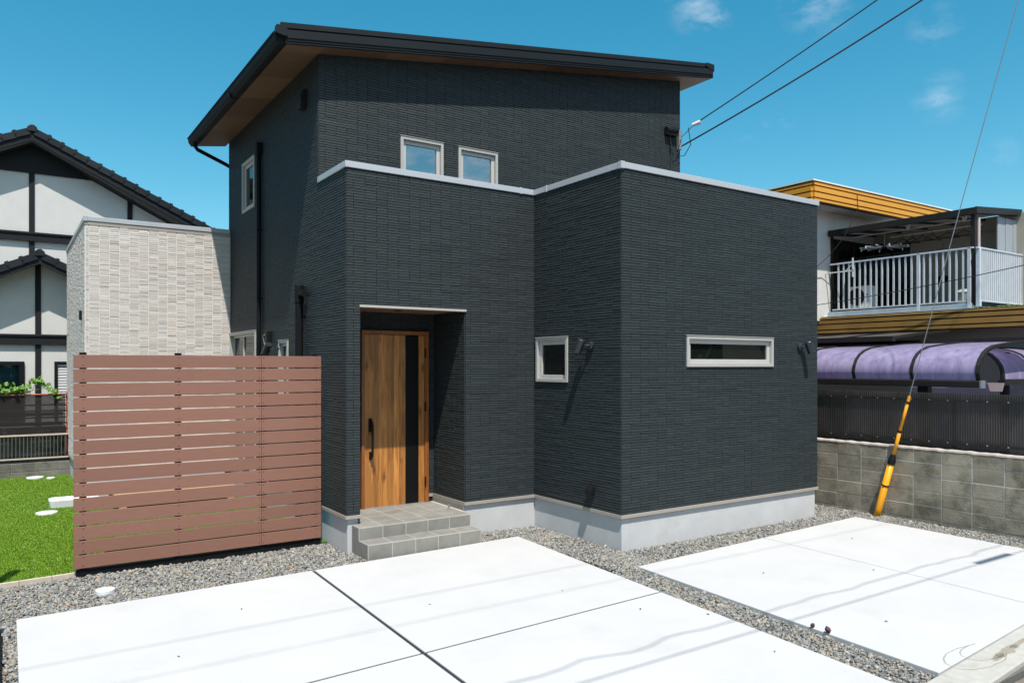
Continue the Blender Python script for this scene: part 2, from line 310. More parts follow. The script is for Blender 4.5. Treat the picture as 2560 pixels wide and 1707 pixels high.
# ------------------------------------------------------------------ ground
GZ = -0.03
structure('ground', MB().add([(-300, -300, -.14), (300, -300, -.14), (300, 300, -.14), (-300, 300, -.14)], [(0, 1, 2, 3)]), M['earth'])
structure('gravel_bed', MB().box(-9, 4.78, -4.3, 2.42, -.13, -.045).box(-2.785, 4.78, 2.42, 9, -.13, -.045), M['earth'])
structure('lawn_base', MB().box(-9, -2.79, 2.47, 11.2, -.13, -.005), M['turfbase'])
SL = [(-6.128, 1.122), (-.605, 1.339), (-.985, -4.05), (-6.14, -4.42)]
SR = [(-.333, -.637), (4.274, -.389), (4.13, -3.665), (-.534, -4.02)]
def lerp(a, b, t): return (a[0] + (b[0] - a[0]) * t, a[1] + (b[1] - a[1]) * t)
def drive(name, cor, top_t, bot_t, lef_t, rig_t, gapx, gapy, label, group):
    nw, ne, se, sw = cor
    T, B, Lp, Rp = lerp(nw, ne, top_t), lerp(sw, se, bot_t), lerp(nw, sw, lef_t) if lef_t else None, lerp(ne, se, rig_t) if rig_t else None
    root = thing(name, label, 'driveway', (nw[0], nw[1], 0), group, kind='structure')
    def cross(p, q, r, s_):
        d1 = (q[0]-p[0], q[1]-p[1]); d2 = (s_[0]-r[0], s_[1]-r[1]); dn = d1[0]*d2[1]-d1[1]*d2[0]
        t = ((r[0]-p[0])*d2[1]-(r[1]-p[1])*d2[0])/dn; return (p[0]+d1[0]*t, p[1]+d1[1]*t)
    if Lp:
        X = cross(T, B, Lp, Rp); quads = [(nw, T, X, Lp), (T, ne, Rp, X), (Lp, X, B, sw), (X, Rp, se, B)]
    else: quads = [(nw, T, B, sw), (T, ne, se, B)]
    for q in quads:
        cx = sum(p[0] for p in q) / 4; cy = sum(p[1] for p in q) / 4; out = []
        for k, p in enumerate(q):
            inner = 1 - 0
            dx = gapx / 2 if p[0] in (T[0], B[0]) or (Lp and p == X) else 0; dy = gapy / 2 if Lp and (p in (Lp, Rp, X)) else 0
            out.append((p[0] + (dx if cx > p[0] else -dx), p[1] + (dy if cy > p[1] else -dy)))
        obj('slab', MB().prism(out, -.12, 0, 'Z'), M['conc'], root, bevel=.006)
    cs = [lerp(p, ((nw[0]+se[0])/2, (nw[1]+se[1])/2), .01) for p in (nw, ne, se, sw)]
    obj('joint_filler', MB().prism(cs, -.13, -.010, 'Z'), M['joint'], root)
    return root
drive('concrete_driveway', SL, .4932, .4985, .508, .519, .034, .030, 'wide white concrete parking slab with two dark joints in front of the porch', 'white concrete parking slabs')
drive('concrete_driveway', SR, .5085, .5015, None, None, .017, .017, 'smaller white concrete parking slab in front of the long low window, beside the block wall', 'white concrete parking slabs')
k = MB()
kx = [(-9.0, -4.70), (-.534, -4.03), (1.19, -3.892), (8.0, -3.35)]
for i in range(3):
    a, b = kx[i], kx[i + 1]
    k.prism([a, b, (b[0] + .02, b[1] - .29), (a[0] + .02, a[1] - .29)], -.13, -.006, 'Z')
structure('kerb', k, M['kerb'], bevel=.01)
structure('road', MB().add([(-40, -30, -.10), (40, -30, -.10), (40, -3.2, -.10), (8.05, -3.66, -.10), (1.2, -4.20, -.10), (-9, -5.0, -.10), (-40, -6.5, -.10)], [tuple(range(7))]), M['road'])
# brown loop left by drying mud over the slab edge and kerb
def ribbon(pts, w, z):
    m = MB(); vs = []
    for i, p in enumerate(pts):
        a = Vector(pts[max(i-1, 0)]); b = Vector(pts[min(i+1, len(pts)-1)]); d = (b - a).normalized(); n = Vector((-d.y, d.x)); ww = w * (.5 + .5 * mnoise.noise((p[0]*5, p[1]*5, 3)) + .45)
        vs += [(p[0] + n.x*ww, p[1] + n.y*ww, z), (p[0] - n.x*ww, p[1] - n.y*ww, z)]
    return m.add(vs, [(2*i, 2*i+1, 2*i+3, 2*i+2) for i in range(len(pts) - 1)])
def loop(cx, cy, rx, ry, a0, a1, n=22): return [(cx + rx * math.cos(R(a0 + (a1 - a0) * i / n)) + .02 * mnoise.noise((i*.5, cx, 0)), cy + ry * math.sin(R(a0 + (a1 - a0) * i / n)) + .015 * mnoise.noise((i*.5, cy, 5))) for i in range(n + 1)]
st = MB()
def kz(x, y): return .0025 if y > -4.03 + (x + .534) * .08 + .02 else -.0035
for lp in (loop(.02, -4.02, .36, .16, 60, 300), loop(.20, -4.00, .28, .12, 70, 280)):
    r_ = ribbon(lp, .005, 0); st.add([(x, y, kz(x, y)) for x, y, z in r_.v], r_.f)
sme = MB()
for cx, cy, rx, ry in ((.34, -4.10, .27, .055), (.62, -4.07, .22, .03), (.16, -4.12, .14, .035)):
    n_ = 26; vs = [(cx, cy, -.0035)] + [(cx + rx * (.8 + .45 * mnoise.noise((i * .8, cx * 9, 1))) * math.cos(i / n_ * 6.2832), cy + .08 * (rx * math.cos(i / n_ * 6.2832)) + ry * (.8 + .5 * mnoise.noise((i * .9, cx * 7, 4))) * math.sin(i / n_ * 6.2832), -.0035) for i in range(n_)]
    sme.add(vs, [(0, 1 + i, 1 + (i + 1) % n_) for i in range(n_)])
mudr = thing('mud_mark', 'faint looping brown mud mark across the kerb at the lower right slab edge', 'mud mark', (.2, -4.05, 0))
obj('outline', st, M['mud'], mudr); obj('smear', sme, M['mudsmear'], mudr)
lf = MB()
for i, (x, y) in enumerate(((-1.6, -.9), (-.95, -2.2), (-1.35, -1.75), (-2.9, -.55), (-4.4, .3), (-1.2, -3.1), (-5.1, -.6), (.6, -1.6), (1.7, -2.2), (2.9, -1.2), (3.3, -.7), (.2, -3.2))):
    a_ = i * 1.9; L_ = .014 + .012 * ((i * 37) % 5) / 5; dx, dy = math.cos(a_) * L_, math.sin(a_) * L_
    lf.add([(x - dx, y - dy, .004), (x + dy * .35, y - dx * .35, .012), (x + dx, y + dy, .004), (x - dy * .35, y + dx * .35, .007)], [(0, 1, 2, 3)])
lo_ = obj('leaf_litter', lf, M['drygrit'], None, kind='stuff'); lo_['label'] = 'tiny dry brown leaf scraps scattered on the white slabs'; lo_['category'] = 'leaf litter'

# gravel stones: low polygons scattered over the bare strips
def inpoly(P, poly):
    x, y = P[:, 0], P[:, 1]; ins = np.zeros(len(P), bool); j = len(poly) - 1
    for i in range(len(poly)):
        xi, yi = poly[i]; xj, yj = poly[j]
        ins ^= ((yi > y) != (yj > y)) & (x < (xj - xi) * (y - yi) / (yj - yi + 1e-12) + xi); j = i
    return ins
ph = (1 + 5 ** .5) / 2
ICO_V = np.array([(-1, ph, 0), (1, ph, 0), (-1, -ph, 0), (1, -ph, 0), (0, -1, ph), (0, 1, ph), (0, -1, -ph), (0, 1, -ph), (ph, 0, -1), (ph, 0, 1), (-ph, 0, -1), (-ph, 0, 1)]) / 1.902
ICO_F = np.array([(0,11,5),(0,5,1),(0,1,7),(0,7,10),(0,10,11),(1,5,9),(5,11,4),(11,10,2),(10,7,6),(7,1,8),(3,9,4),(3,4,2),(3,2,6),(3,6,8),(3,8,9),(4,9,5),(2,4,11),(6,2,10),(8,6,7),(9,8,1)])
areas = [(-6.7, -2.80, .95, 2.42, 0), (-6.75, -6.10, -1.0, .95, 0), (-8.9, -6.7, .95, 2.40, 0), (-8.2, -6.75, -1.0, .95, 0), (-7.4, -6.13, -4.2, -1.0, 0), (-2.80, .02, 1.05, 1.84, 0), (-.63, .02, -.7, 1.4, 0), (-1.05, -.28, -4.05, -.6, -.012), (-.40, 4.78, -.72, .02, 0), (4.08, 4.78, -3.0, -.6, 0), (3.91, 4.78, -.05, 2.2, 0)]
PTS = []
for x0, x1, y0, y1, dz in areas:
    n = int((x1 - x0) * (y1 - y0) * 4200); P = np.stack([RNG.uniform(x0, x1, n), RNG.uniform(y0, y1, n), np.full(n, GZ + dz)], 1); PTS.append(P)
P = np.concatenate(PTS)
bad = inpoly(P, SL) | inpoly(P, SR) | ((P[:, 0] > -2.72) & (P[:, 0] < -1.19) & (P[:, 1] > 1.32)) | ((P[:, 0] > .005) & (P[:, 0] < 3.91) & (P[:, 1] > .005)) | ((P[:, 0] > -2.78) & (P[:, 0] < .01) & (P[:, 1] > 1.825)) | (P[:, 1] > 2.44) & (P[:, 0] < -2.7)
P = P[~bad]; n = len(P)
# slight heaping next to walls and undulation
und = np.sin(P[:, 0] * 2.3 + 1) * np.sin(P[:, 1] * 2.9) * .008
P[:, 2] += und + RNG.uniform(-.012, .016, n)
sz = RNG.lognormal(math.log(.0105), .33, n).clip(.005, .024)
sc = np.stack([sz * RNG.uniform(.8, 1.5, n), sz * RNG.uniform(.8, 1.25, n), sz * RNG.uniform(.5, .9, n)], 1)
V = ICO_V[None] * (1 + RNG.normal(0, .16, (n, 12, 1))) * sc[:, None, :]
ax = RNG.normal(size=(n, 3)); ax[:, 2] *= 2.5; ax /= np.linalg.norm(ax, axis=1, keepdims=True); an = RNG.uniform(0, 6.28, n)[:, None, None]
ca, sa = np.cos(an), np.sin(an); AX = ax[:, None, :]
V = V * ca + np.cross(np.broadcast_to(AX, V.shape), V) * sa + AX * (np.sum(AX * V, 2, keepdims=True)) * (1 - ca)
V = (V + P[:, None, :]).reshape(-1, 3); F = (ICO_F[None] + (np.arange(n) * 12)[:, None, None]).reshape(-1)
me = bpy.data.meshes.new('gravel'); nf = n * 20
me.vertices.add(len(V)); me.vertices.foreach_set('co', V.ravel().astype(np.float32))
me.loops.add(len(F)); me.loops.foreach_set('vertex_index', F.astype(np.int32))
me.polygons.add(nf); me.polygons.foreach_set('loop_start', np.arange(0, nf * 3, 3, dtype=np.int32)); me.update(calc_edges=True)
pal = np.array([(.27, .27, .265), (.20, .205, .21), (.34, .335, .32), (.33, .29, .235), (.155, .16, .165), (.40, .385, .36), (.36, .27, .19), (.23, .24, .25), (.30, .19, .13)])
pr_ = np.array([.22, .2, .16, .13, .1, .08, .04, .06, .01]); idx = RNG.choice(len(pal), n, p=pr_ / pr_.sum())
colr = pal[idx] * RNG.uniform(.78, 1.2, (n, 1)) * np.array([.83, .82, .775]); colr = np.repeat(np.concatenate([colr, np.ones((n, 1))], 1), 20, 0).astype(np.float32)
at = me.attributes.new('stone', 'FLOAT_COLOR', 'FACE'); at.data.foreach_set('color', colr.ravel())
mg, nt, b, out = new_mat('gravel_stone'); an_ = nt.nodes.new('ShaderNodeAttribute'); an_.attribute_name = 'stone'
nn = nt.nodes.new('ShaderNodeTexNoise'); nn.inputs['Scale'].default_value = 120; ge = nt.nodes.new('ShaderNodeNewGeometry'); nt.links.new(ge.outputs['Position'], nn.inputs['Vector'])
mm = nt.nodes.new('ShaderNodeMapRange'); mm.inputs[3].default_value = .7; mm.inputs[4].default_value = 1.3; nt.links.new(nn.outputs[0], mm.inputs[0])
vs_ = nt.nodes.new('ShaderNodeVectorMath'); vs_.operation = 'SCALE'; nt.links.new(an_.outputs['Color'], vs_.inputs[0]); nt.links.new(mm.outputs[0], vs_.inputs['Scale']); nt.links.new(vs_.outputs[0], b.inputs['Base Color']); b.inputs['Roughness'].default_value = .8
me.materials.append(mg); go = bpy.data.objects.new('gravel', me); C.objects.link(go); go['kind'] = 'stuff'; go['label'] = 'grey and tan crushed stone gravel around the house and slabs'; go['category'] = 'gravel'

# artificial turf blades
def blades(x0, x1, y0, y1, dens, ban=()):
    n = int((x1 - x0) * (y1 - y0) * dens); P = np.stack([RNG.uniform(x0, x1, n), RNG.uniform(y0, y1, n)], 1)
    keep = np.ones(n, bool)
    for (a, b_, c, d) in ban: keep &= ~((P[:, 0] > a) & (P[:, 0] < b_) & (P[:, 1] > c) & (P[:, 1] < d))
    return P[keep]
PB = np.concatenate([blades(-8.95, -6.75, 2.47, 11.2, 5500), blades(-6.75, -5.0, 2.47, 6.5, 15000, [(-5.62, -5, 7.0, 8.2)]), blades(-6.75, -5.0, 6.5, 11.2, 8000, [(-5.12, -5, 7.44, 12), (-5.62, -5.1, 7.05, 7.75)]), blades(-5.0, -2.97, 2.47, 7.44, 1500, [(-4.9, -3.1, 5.6, 7.2)])])
n = len(PB); a = RNG.uniform(0, 6.28, n); h = RNG.uniform(.010, .022, n); w = RNG.uniform(.002, .0038, n); le = RNG.uniform(.3, 1.0, n) * h; la = RNG.uniform(0, 6.28, n)
base = np.concatenate([PB, np.full((n, 1), -.006)], 1); side = np.stack([np.cos(a) * w, np.sin(a) * w, np.zeros(n)], 1)
mid = base + np.stack([np.cos(la) * le * .35, np.sin(la) * le * .35, h * .65], 1); tip = base + np.stack([np.cos(la) * le, np.sin(la) * le, h], 1)
V = np.stack([base - side, base + side, mid + side * .8, mid - side * .8, tip], 1).reshape(-1, 3)
me = bpy.data.meshes.new('turf'); o5 = np.arange(n) * 5
loops = np.concatenate([np.stack([o5, o5+1, o5+2, o5+3], 1), np.stack([o5+3, o5+2, o5+4], 1)], 1).ravel()
ls = np.stack([np.arange(n) * 7, np.arange(n) * 7 + 4], 1).ravel()
me.vertices.add(len(V)); me.vertices.foreach_set('co', V.ravel().astype(np.float32)); me.loops.add(len(loops)); me.loops.foreach_set('vertex_index', loops.astype(np.int32))
me.polygons.add(2 * n); me.polygons.foreach_set('loop_start', ls.astype(np.int32)); me.update(calc_edges=True)
pal = np.array([(.075, .19, .010), (.10, .25, .014), (.055, .14, .010), (.14, .27, .03), (.21, .24, .06)]); idx = RNG.choice(5, n, p=[.33, .33, .19, .11, .04])
colr = pal[idx] * RNG.uniform(.8, 1.2, (n, 1)) * np.array([2.1, 1.6, 1.0]); colr = np.repeat(np.concatenate([colr, np.ones((n, 1))], 1), 2, 0).astype(np.float32)
at = me.attributes.new('stone', 'FLOAT_COLOR', 'FACE'); at.data.foreach_set('color', colr.ravel())
mt, nt, b, out = new_mat('turf_blade'); an_ = nt.nodes.new('ShaderNodeAttribute'); an_.attribute_name = 'stone'; nt.links.new(an_.outputs['Color'], b.inputs['Base Color']); b.inputs['Roughness'].default_value = .55
tl = nt.nodes.new('ShaderNodeBsdfTranslucent'); nt.links.new(an_.outputs['Color'], tl.inputs[0]); mx = nt.nodes.new('ShaderNodeMixShader'); mx.inputs[0].default_value = .3
nt.links.new(b.outputs[0], mx.inputs[1]); nt.links.new(tl.outputs[0], mx.inputs[2]); nt.links.new(mx.outputs[0], out.inputs[0])
me.materials.append(mt); to = bpy.data.objects.new('turf', me); C.objects.link(to); to['kind'] = 'stuff'; to['label'] = 'bright green short artificial turf left of the slatted fence'; to['category'] = 'lawn'

# ------------------------------------------------------------------ the black house
ZS, ZC = .41, 4.713
XL, XR = -2.786, 3.935
YF, YM, YB = 1.82, 2.796, 7.565
SLP = .15534
def zsof(x): return 6.33 + SLP * (x + 2.786)
house = thing('black_house', 'modern black tiled house with single pitch roof, wooden front door and attached pale tiled block', 'house', (XL, YF, 0))
TILES = []      # (metric, u-length, build info)
def wall_box(mb, axis, pos, thick, u0, u1, z0, z1, holes=(), top=None):
    """wall slab whose outer face is at pos; thick is signed into the wall; holes are (u0, u1, z0, z1)"""
    us = sorted({u0, u1, *[h[0] for h in holes], *[h[1] for h in holes]}); us = [u for u in us if u0 <= u <= u1]
    zs = sorted({z0, z1, *[h[2] for h in holes], *[h[3] for h in holes]}); zs = [z for z in zs if z0 <= z <= z1]
    for i in range(len(us) - 1):
        for j in range(len(zs) - 1):
            cu, cz = (us[i] + us[i+1]) / 2, (zs[j] + zs[j+1]) / 2
            if any(h[0] < cu < h[1] and h[2] < cz < h[3] for h in holes): continue
            a, b = min(pos, pos + thick), max(pos, pos + thick)
            sh = (lambda x, y: 0) if top is None or j < len(zs) - 2 else None
            if axis == 'Y': mb.box(us[i], us[i+1], a, b, zs[j], zs[j+1])
            else: mb.box(a, b, us[i], us[i+1], zs[j], zs[j+1])
RH, CW = .0333, .15
def tile_mesh(L, H, d0, d1, axis, sgn, t, t2, bevel=.0030, gu=.0012):
    """one tile, lower-left back corner at 0; axis 'Y': runs along X facing sgn*Y; 'X': runs along Y facing sgn*X"""
    mb = MB()
    g = .0015 if gu < .003 else .0013
    q = [(gu, g, 0), (L - gu, g, 0), (L - gu, H - g, 0), (gu, H - g, 0), (gu + bevel*.7, g + .0012, d0), (L - gu - bevel*.7, g + .0012, d0), (L - gu - bevel*.7, H - g - bevel, d1), (gu + bevel*.7, H - g - bevel, d1)]
    vs = [(u, sgn * d, z) if axis == 'Y' else (sgn * d, u, z) for u, z, d in q]
    return mb.add(vs, [(4,5,6,7), (0,1,5,4), (1,2,6,5), (2,3,7,6), (3,0,4,7)], t, t2)
def siding(axis, sgn, pos, u0, u1, z0, z1, holes=(), top=None, style='black', rank=False, uo=0.0):
    ncol = int((u1 - u0) / CW) + 2; nrow = int((z1 - z0) / RH) + 1
    rnd = random.Random(int(pos * 977 + u0 * 131 + z0 * 17 + (7 if style == 'black' else 3)))
    offs = uo % CW
    lines = [u0] + [u for u in (math.floor(u0 / CW) * CW + offs + i * CW for i in range(ncol + 2)) if u0 + .02 < u < u1 - .02] + [u1]
    state = [0] * len(lines); on = [True] * len(lines)
    for r in range(nrow):
        za = z0 + r * RH; zb = min(za + RH, z1)
        if zb - za < .012: continue
        for i in range(1, len(lines) - 1):
            if state[i] <= 0:
                on[i] = (not on[i]) if rnd.random() < .8 else on[i]; state[i] = rnd.choice((1, 2, 3, 3, 4) if on[i] else (1, 1, 2))
            state[i] -= 1
        segs = []; a = lines[0]
        for i in range(1, len(lines)):
            if i == len(lines) - 1 or on[i] or style == 'beige': segs.append((a, lines[i])); a = lines[i]
        for a, b in segs:
            parts = [(a, b)]
            for h in holes:
                if h[2] < zb - .004 and h[3] > za + .004:
                    nxt = []
                    for p, q in parts:
                        if q <= h[0] or p >= h[1]: nxt.append((p, q)); continue
                        if p < h[0]: nxt.append((p, h[0]))
                        if q > h[1]: nxt.append((h[1], q))
                    parts = nxt
            for p, q in parts:
                if q - p < .012: continue
                if top is not None and za > top((p + q) / 2): continue
                if style == 'beige':
                    d = .008 + rnd.choice((0, .0, .001, .0025, .0045)); dd = d + rnd.uniform(-.002, .002); t = rnd.random(); t2 = max(0, rnd.gauss(.3, .35))
                    if rnd.random() < .09: t, t2 = 1.5, 0
                else:
                    d = .0085 + rnd.uniform(-.0010, .0015); dd = d - rnd.uniform(.0016, .0038); t = rnd.random(); t2 = rnd.random() * .6
                c = Vector((p, pos, za)) if axis == 'Y' else Vector((pos, p, za))
                dist = (c - CAM).length; w = dist
                met = (q - p) / w if rank else 0
                nrm = Vector((0, sgn, 0)) if axis == 'Y' else Vector((sgn, 0, 0)); cosv = abs((c - CAM).normalized().dot(nrm))
                met = (q - p) * cosv * (zb - za) / w ** 2 if rank else 0
                TILES.append((met, style, axis, sgn, pos, p, q, za, zb, d, dd, t, t2))

# window openings on each face: (u0, u1, z0, z1)
W_F1 = [(-1.601, -.946, 4.79, 5.445), (-.67, -.009, 4.79, 5.445)]
W_L = [(5.827, 6.556, 4.87, 5.685), (5.756, 7.447, .50, 2.806), (4.053, 4.476, 1.70, 2.60)]
W_F3 = [(1.121, 2.849, 2.237, 2.618)]
W_X0 = [(1.05, 1.74, 2.03, 2.612)]
PORCH = (-2.612, -1.128, .0, 2.968)
wl = MB(); T_ = .15
wall_box(wl, 'Y', YM, T_, XL + .151, XR - .151, ZC - .02, 6.30, W_F1)                   # upper front, straight part
wl.prism([(XL + .151, 6.30), (XR - .151, 6.30), (XR - .151, zsof(XR - .151) + .04), (XL + .151, zsof(XL) + .04)], YM, YM + T_, 'Y')
wall_box(wl, 'X', XL, T_, YM, YB, ZS, 6.36, W_L)                                         # left side of the main body
wall_box(wl, 'X', XL, T_, YF, YM, ZS, 4.66)
wall_box(wl, 'Y', YF, T_, XL + .151, -.0, ZS, 4.66, [(-2.612, -1.128, ZS - 1, 2.968)])
wall_box(wl, 'X', 0.0, T_, 0.151, YF + .149, ZS, 4.66, W_X0)
wall_box(wl, 'Y', 0.0, T_, 0.0, 3.915, ZS, 4.66, W_F3)
wall_box(wl, 'X', 3.915, -T_, .151, YM, ZS, 4.66)
wl.prism([(YM, ZS), (YB, ZS), (YB, zsof(XR) + .02), (YM, zsof(XR) + .02)], XR - T_, XR, 'X')
wl.box(XL + .151, XR - .151, YB - T_, YB, ZS, 6.36)
obj('wall', wl, M['wallback'], house)
pr2 = MB(); pr2.box(-2.762, -2.612, YF + .151, 2.71, .2, 3.10); pr2.box(-1.128, -.978, YF + .151, 2.71, .2, 3.10); pr2.box(-2.762, -.978, 2.711, 2.83, .2, 3.10); obj('porch_wall', pr2, M['wallback'], house)
obj('flat_roof', MB().box(XL + .15, -.001, YF + .15, YM, 4.40, 4.46).box(.15, 3.765, .15, YM, 4.395, 4.455), M['roof'], house)
siding('Y', -1, 0.0, 0.0, 3.915, ZS + .02, 4.64, [(a-.0, b, c, d) for a, b, c, d in W_F3], rank=True)
siding('X', -1, 0.0, 0.0, YF, ZS + .02, 4.64, W_X0, rank=True)
siding('Y', -1, YF, XL, -.008, ZS + .02, 4.64, [PORCH], rank=True)
siding('X', -1, XL, YF, YB, ZS + .02, 4.64, W_L)
siding('X', -1, XL, YM, YB, 4.64 - (4.64 - ZS - .02) % RH, 6.36, W_L)
siding('Y', -1, YM, XL, XR, ZS + .02 + 127 * RH, 7.40, W_F1, top=lambda u: zsof(u) + .01)
siding('X', -1, -1.128, YF + .01, 2.70, ZS + .02, 2.968); siding('X', 1, -2.612, YF + .01, 2.70, ZS + .02, 2.968)
siding('Y', -1, 2.711, -2.612, -1.128, ZS + .02, 2.968, [(-2.25, -1.235, 0, 2.722)])
# pale annex
AX0, AX1, AY0, AY1 = -5.108, XL, 7.45, 11.75
ax_ = MB(); wall_box(ax_, 'Y', AY0, T_, AX0 + .151, AX1 - .0, ZS, 4.62); wall_box(ax_, 'X', AX0, T_, AY0, AY1, ZS, 4.62); ax_.box(AX0 + .151, -.5, AY1 - .15, AY1, ZS, 4.62); ax_.box(-.5, -.35, YB, AY1, ZS, 4.62)
obj('annex_wall', ax_, M['beigeback'], house); obj('annex_roof', MB().box(AX0 + .15, -.5, AY0 + .15, AY1 - .15, 4.42, 4.50), M['roof'], house)
siding('Y', -1, AY0, AX0, AX1 - .012, ZS + .02, 4.58, style='beige', rank=True, uo=.045)
siding('X', -1, AX0, AY0, AY1, ZS + .02, 4.58, style='beige')
cache = {}; GU = {'black': .0019, 'beige': .0042}
for style, nm, mat in (('black', 'siding_tile', M['tile']), ('beige', 'pale_tile', M['beige'])):
    L_ = sorted([t for t in TILES if t[1] == style], key=lambda t: -t[0]); rest = MB()
    for i, (met, _, axis, sgn, pos, p, q, za, zb, d, dd, t, t2) in enumerate(L_):
        loc = (p, pos, za) if axis == 'Y' else (pos, p, za)
        if i < 300:
            key = (style, axis, sgn, round(q - p, 3), round(zb - za, 3), i % 6)
            if key not in cache: cache[key] = tile_mesh(q - p, zb - za, d, dd, axis, sgn, t, t2, gu=GU[style]).mesh(nm, mat)
            inst(nm, cache[key], house, loc)
        else:
            m = tile_mesh(q - p, zb - za, d, dd, axis, sgn, t, t2, gu=GU[style]); o = len(rest.v)
            rest.v += [(x + loc[0], y + loc[1], z + loc[2]) for x, y, z in m.v]; rest.f += [tuple(k + o for k in f) for f in m.f]; rest.t += m.t; rest.t2 += m.t2
    obj(nm + 's', rest, mat, house, kind='stuff')
# foundation, drip trim
fd = MB(); fi = .022
fd.box(XL + fi, XL + .17, YF + fi, YB, -.12, ZS - .03); fd.box(XL + .171, -2.635, YF + fi, YF + .16, -.12, ZS - .03)
fd.box(-1.134, .16, YF + fi, YF + .16, -.12, ZS - .03); fd.box(fi, .16, fi, YF + fi - .001, -.12, ZS - .03); fd.box(.161, 3.915 - fi, fi, .16, -.12, ZS - .03); fd.box(3.76, 3.914 - fi, .161, YB, -.12, ZS - .03)
fd.box(AX0 + fi, AX1 - .1, AY0 + fi, AY0 + .2, -.12, ZS - .03); fd.box(AX0 + fi, AX0 + .2, AY0 + .201, AY1, -.12, ZS - .03)
obj('foundation', fd, M['founda'], house, bevel=.004)
tr = MB(); z0, z1 = ZS - .028, ZS + .016
def trimY(x0, x1, y): tr.box(x0, x1, y - .014, y + .03, z0, z1)
def trimX(y0, y1, x): tr.box(x - .014, x + .03, y0, y1, z0, z1)
trimY(-.013, 3.93, 0); trimX(.031, YF - .015, 0); trimY(-1.143, .029, YF); trimY(XL - .013, -2.60, YF); trimX(YF + .031, YB, XL); trimX(YF + .031, 2.70, -1.128); trimY(AX0 - .013, XL - .02, AY0); trimX(AY0 + .031, AY1, AX0)
tr.box(-1.235, -1.145, 2.695, 2.72, z0, z1)
obj('drip_trim', tr, M['trim'], house, bevel=.003)
obj('porch_skirting', MB().box(-1.150, -1.135, YF + .018, 2.705, .30, ZS - .03), M['paver'], house)
# copings
def coping(parts, caps):
    cp = MB()
    for b_ in parts: cp.box(*b_, ZC - .076, ZC)
    o = obj('coping', cp, M['coping'], house, bevel=.004)
    c2 = MB()
    for b_ in caps: c2.box(*b_, ZC - .083, ZC + .005)
    obj('coping_joint', c2, M['coping'], o, bevel=.003)
e = .024
coping([(XL - e, -.027, YF - e, YF + .19), (XL - e, XL + .17, YF + .191, YM - .012)], [(-.26, -.225, YF - e - .006, YF + .195)])
coping([(-e, 3.915 + e, -e, .19), (-e, .18, .191, YF + .19), (3.735, 3.915 + e, .191, YM - .012)], [(-e - .006, .03, -e - .006, .03), (-e - .006, .186, YF - .33, YF - .295)])
coping([(AX0 - e, AX1 - .014, AY0 - e, AY0 + .19), (AX0 - e, AX0 + .18, AY0 + .191, AY1)], [(AX0 - e - .005, AX0 + .03, AY0 - e - .005, AY0 + .03)])
obj('annex_flashing', MB().box(AX0 - .012, AX1 - .014, AY0 - .013, AY0 - .001, 4.575, 4.637).box(AX0 - .013, AX0 - .001, AY0 - .001, AY1, 4.575, 4.637), M['trim'], house)
# roof: rises to the right; verge faces the street, gutter along the low left eave
RX0, RX1, RY0, RY1 = -3.29, 4.468, 2.515, 7.85
def shx(x, y): return SLP * (x + 2.786)
rf = MB().box(RX0 - .075, RX1 + .01, RY0 + .03, RY1 + .03, 6.33 + .19, 6.33 + .245, shear=shx)
for i in range(17):
    x = RX0 + .1 + i * .455; rf.box(x, x + .03, RY0 + .03, RY1 + .03, 6.33 + .246, 6.33 + .262, shear=shx)
roof = obj('roof', rf, M['roof'], house)
fa = MB()
fa.box(RX0, RX1, RY0 - .004, RY0 + .03, 6.332, 6.36, shear=shx); fa.box(RX0, RX1, RY0 - .012, RY0 + .03, 6.361, 6.392, shear=shx); fa.box(RX0, RX1, RY0 - .022, RY0 + .03, 6.393, 6.495, shear=shx); fa.box(RX0, RX1, RY0 + .002, RY0 + .03, 6.496, 6.519, shear=shx)
fa.box(RX0 - .02, RX0, RY0, RY1, 6.335, 6.515, shear=shx); fa.box(RX1, RX1 + .02, RY0 - .01, RY1, 6.335, 6.515, shear=shx)
obj('fascia', fa, M['fascia'], roof, bevel=.003)
vc = MB(); vc.box(RX0 - .08, RX1 - .2, RY0 - .012, RY0 + .03, 6.523, 6.59, shear=shx); obj('verge_flashing', vc, M['roof'], roof)
rc = MB(); zt = zsof(RX1) + .12; rc.prism([(RX1 - .20, zt + .06), (RX1 - .17, zt + .125), (RX1 + .03, zt + .125), (RX1 + .03, zt)], RY0 - .03, RY1 + .03, 'Y'); obj('ridge_cap', rc, M['fascia'], roof, bevel=.004)
ec = MB(); zt = zsof(RX0) + .10; ec.prism([(RX0 + .0, zt + .075), (RX0 - .075, zt + .105), (RX0 - .135, zt + .105), (RX0 - .15, zt - .0), (RX0 - .05, zt - .02), (RX0, zt - .02)], RY0 - .03, RY0 + .05, 'Y'); obj('eave_end_cap', ec, M['fascia'], roof, bevel=.004)
gz = zsof(RX0)
gu = MB(); gu.prism([(RX0 - .022, gz + .10), (RX0 - .145, gz + .10), (RX0 - .155, gz + .085), (RX0 - .14, gz + .03), (RX0 - .10, gz - .02), (RX0 - .022, gz - .02)], RY0 + .02, RY1, 'Y')
gu.prism([(RX0 - .03, gz + .16), (RX0 - .15, gz + .145), (RX0 - .165, gz + .125), (RX0 - .15, gz + .103), (RX0 - .03, gz + .103)], RY0 + .051, RY1 + .03, 'Y')
gt = obj('gutter', gu, M['blackm'], house, bevel=.006)
gb = MB(); gb.box(RX0 - .16, RX0 - .02, 4.82, 4.86, gz - .026, gz + .098); obj('gutter_joint', gb, M['blackm'], gt)
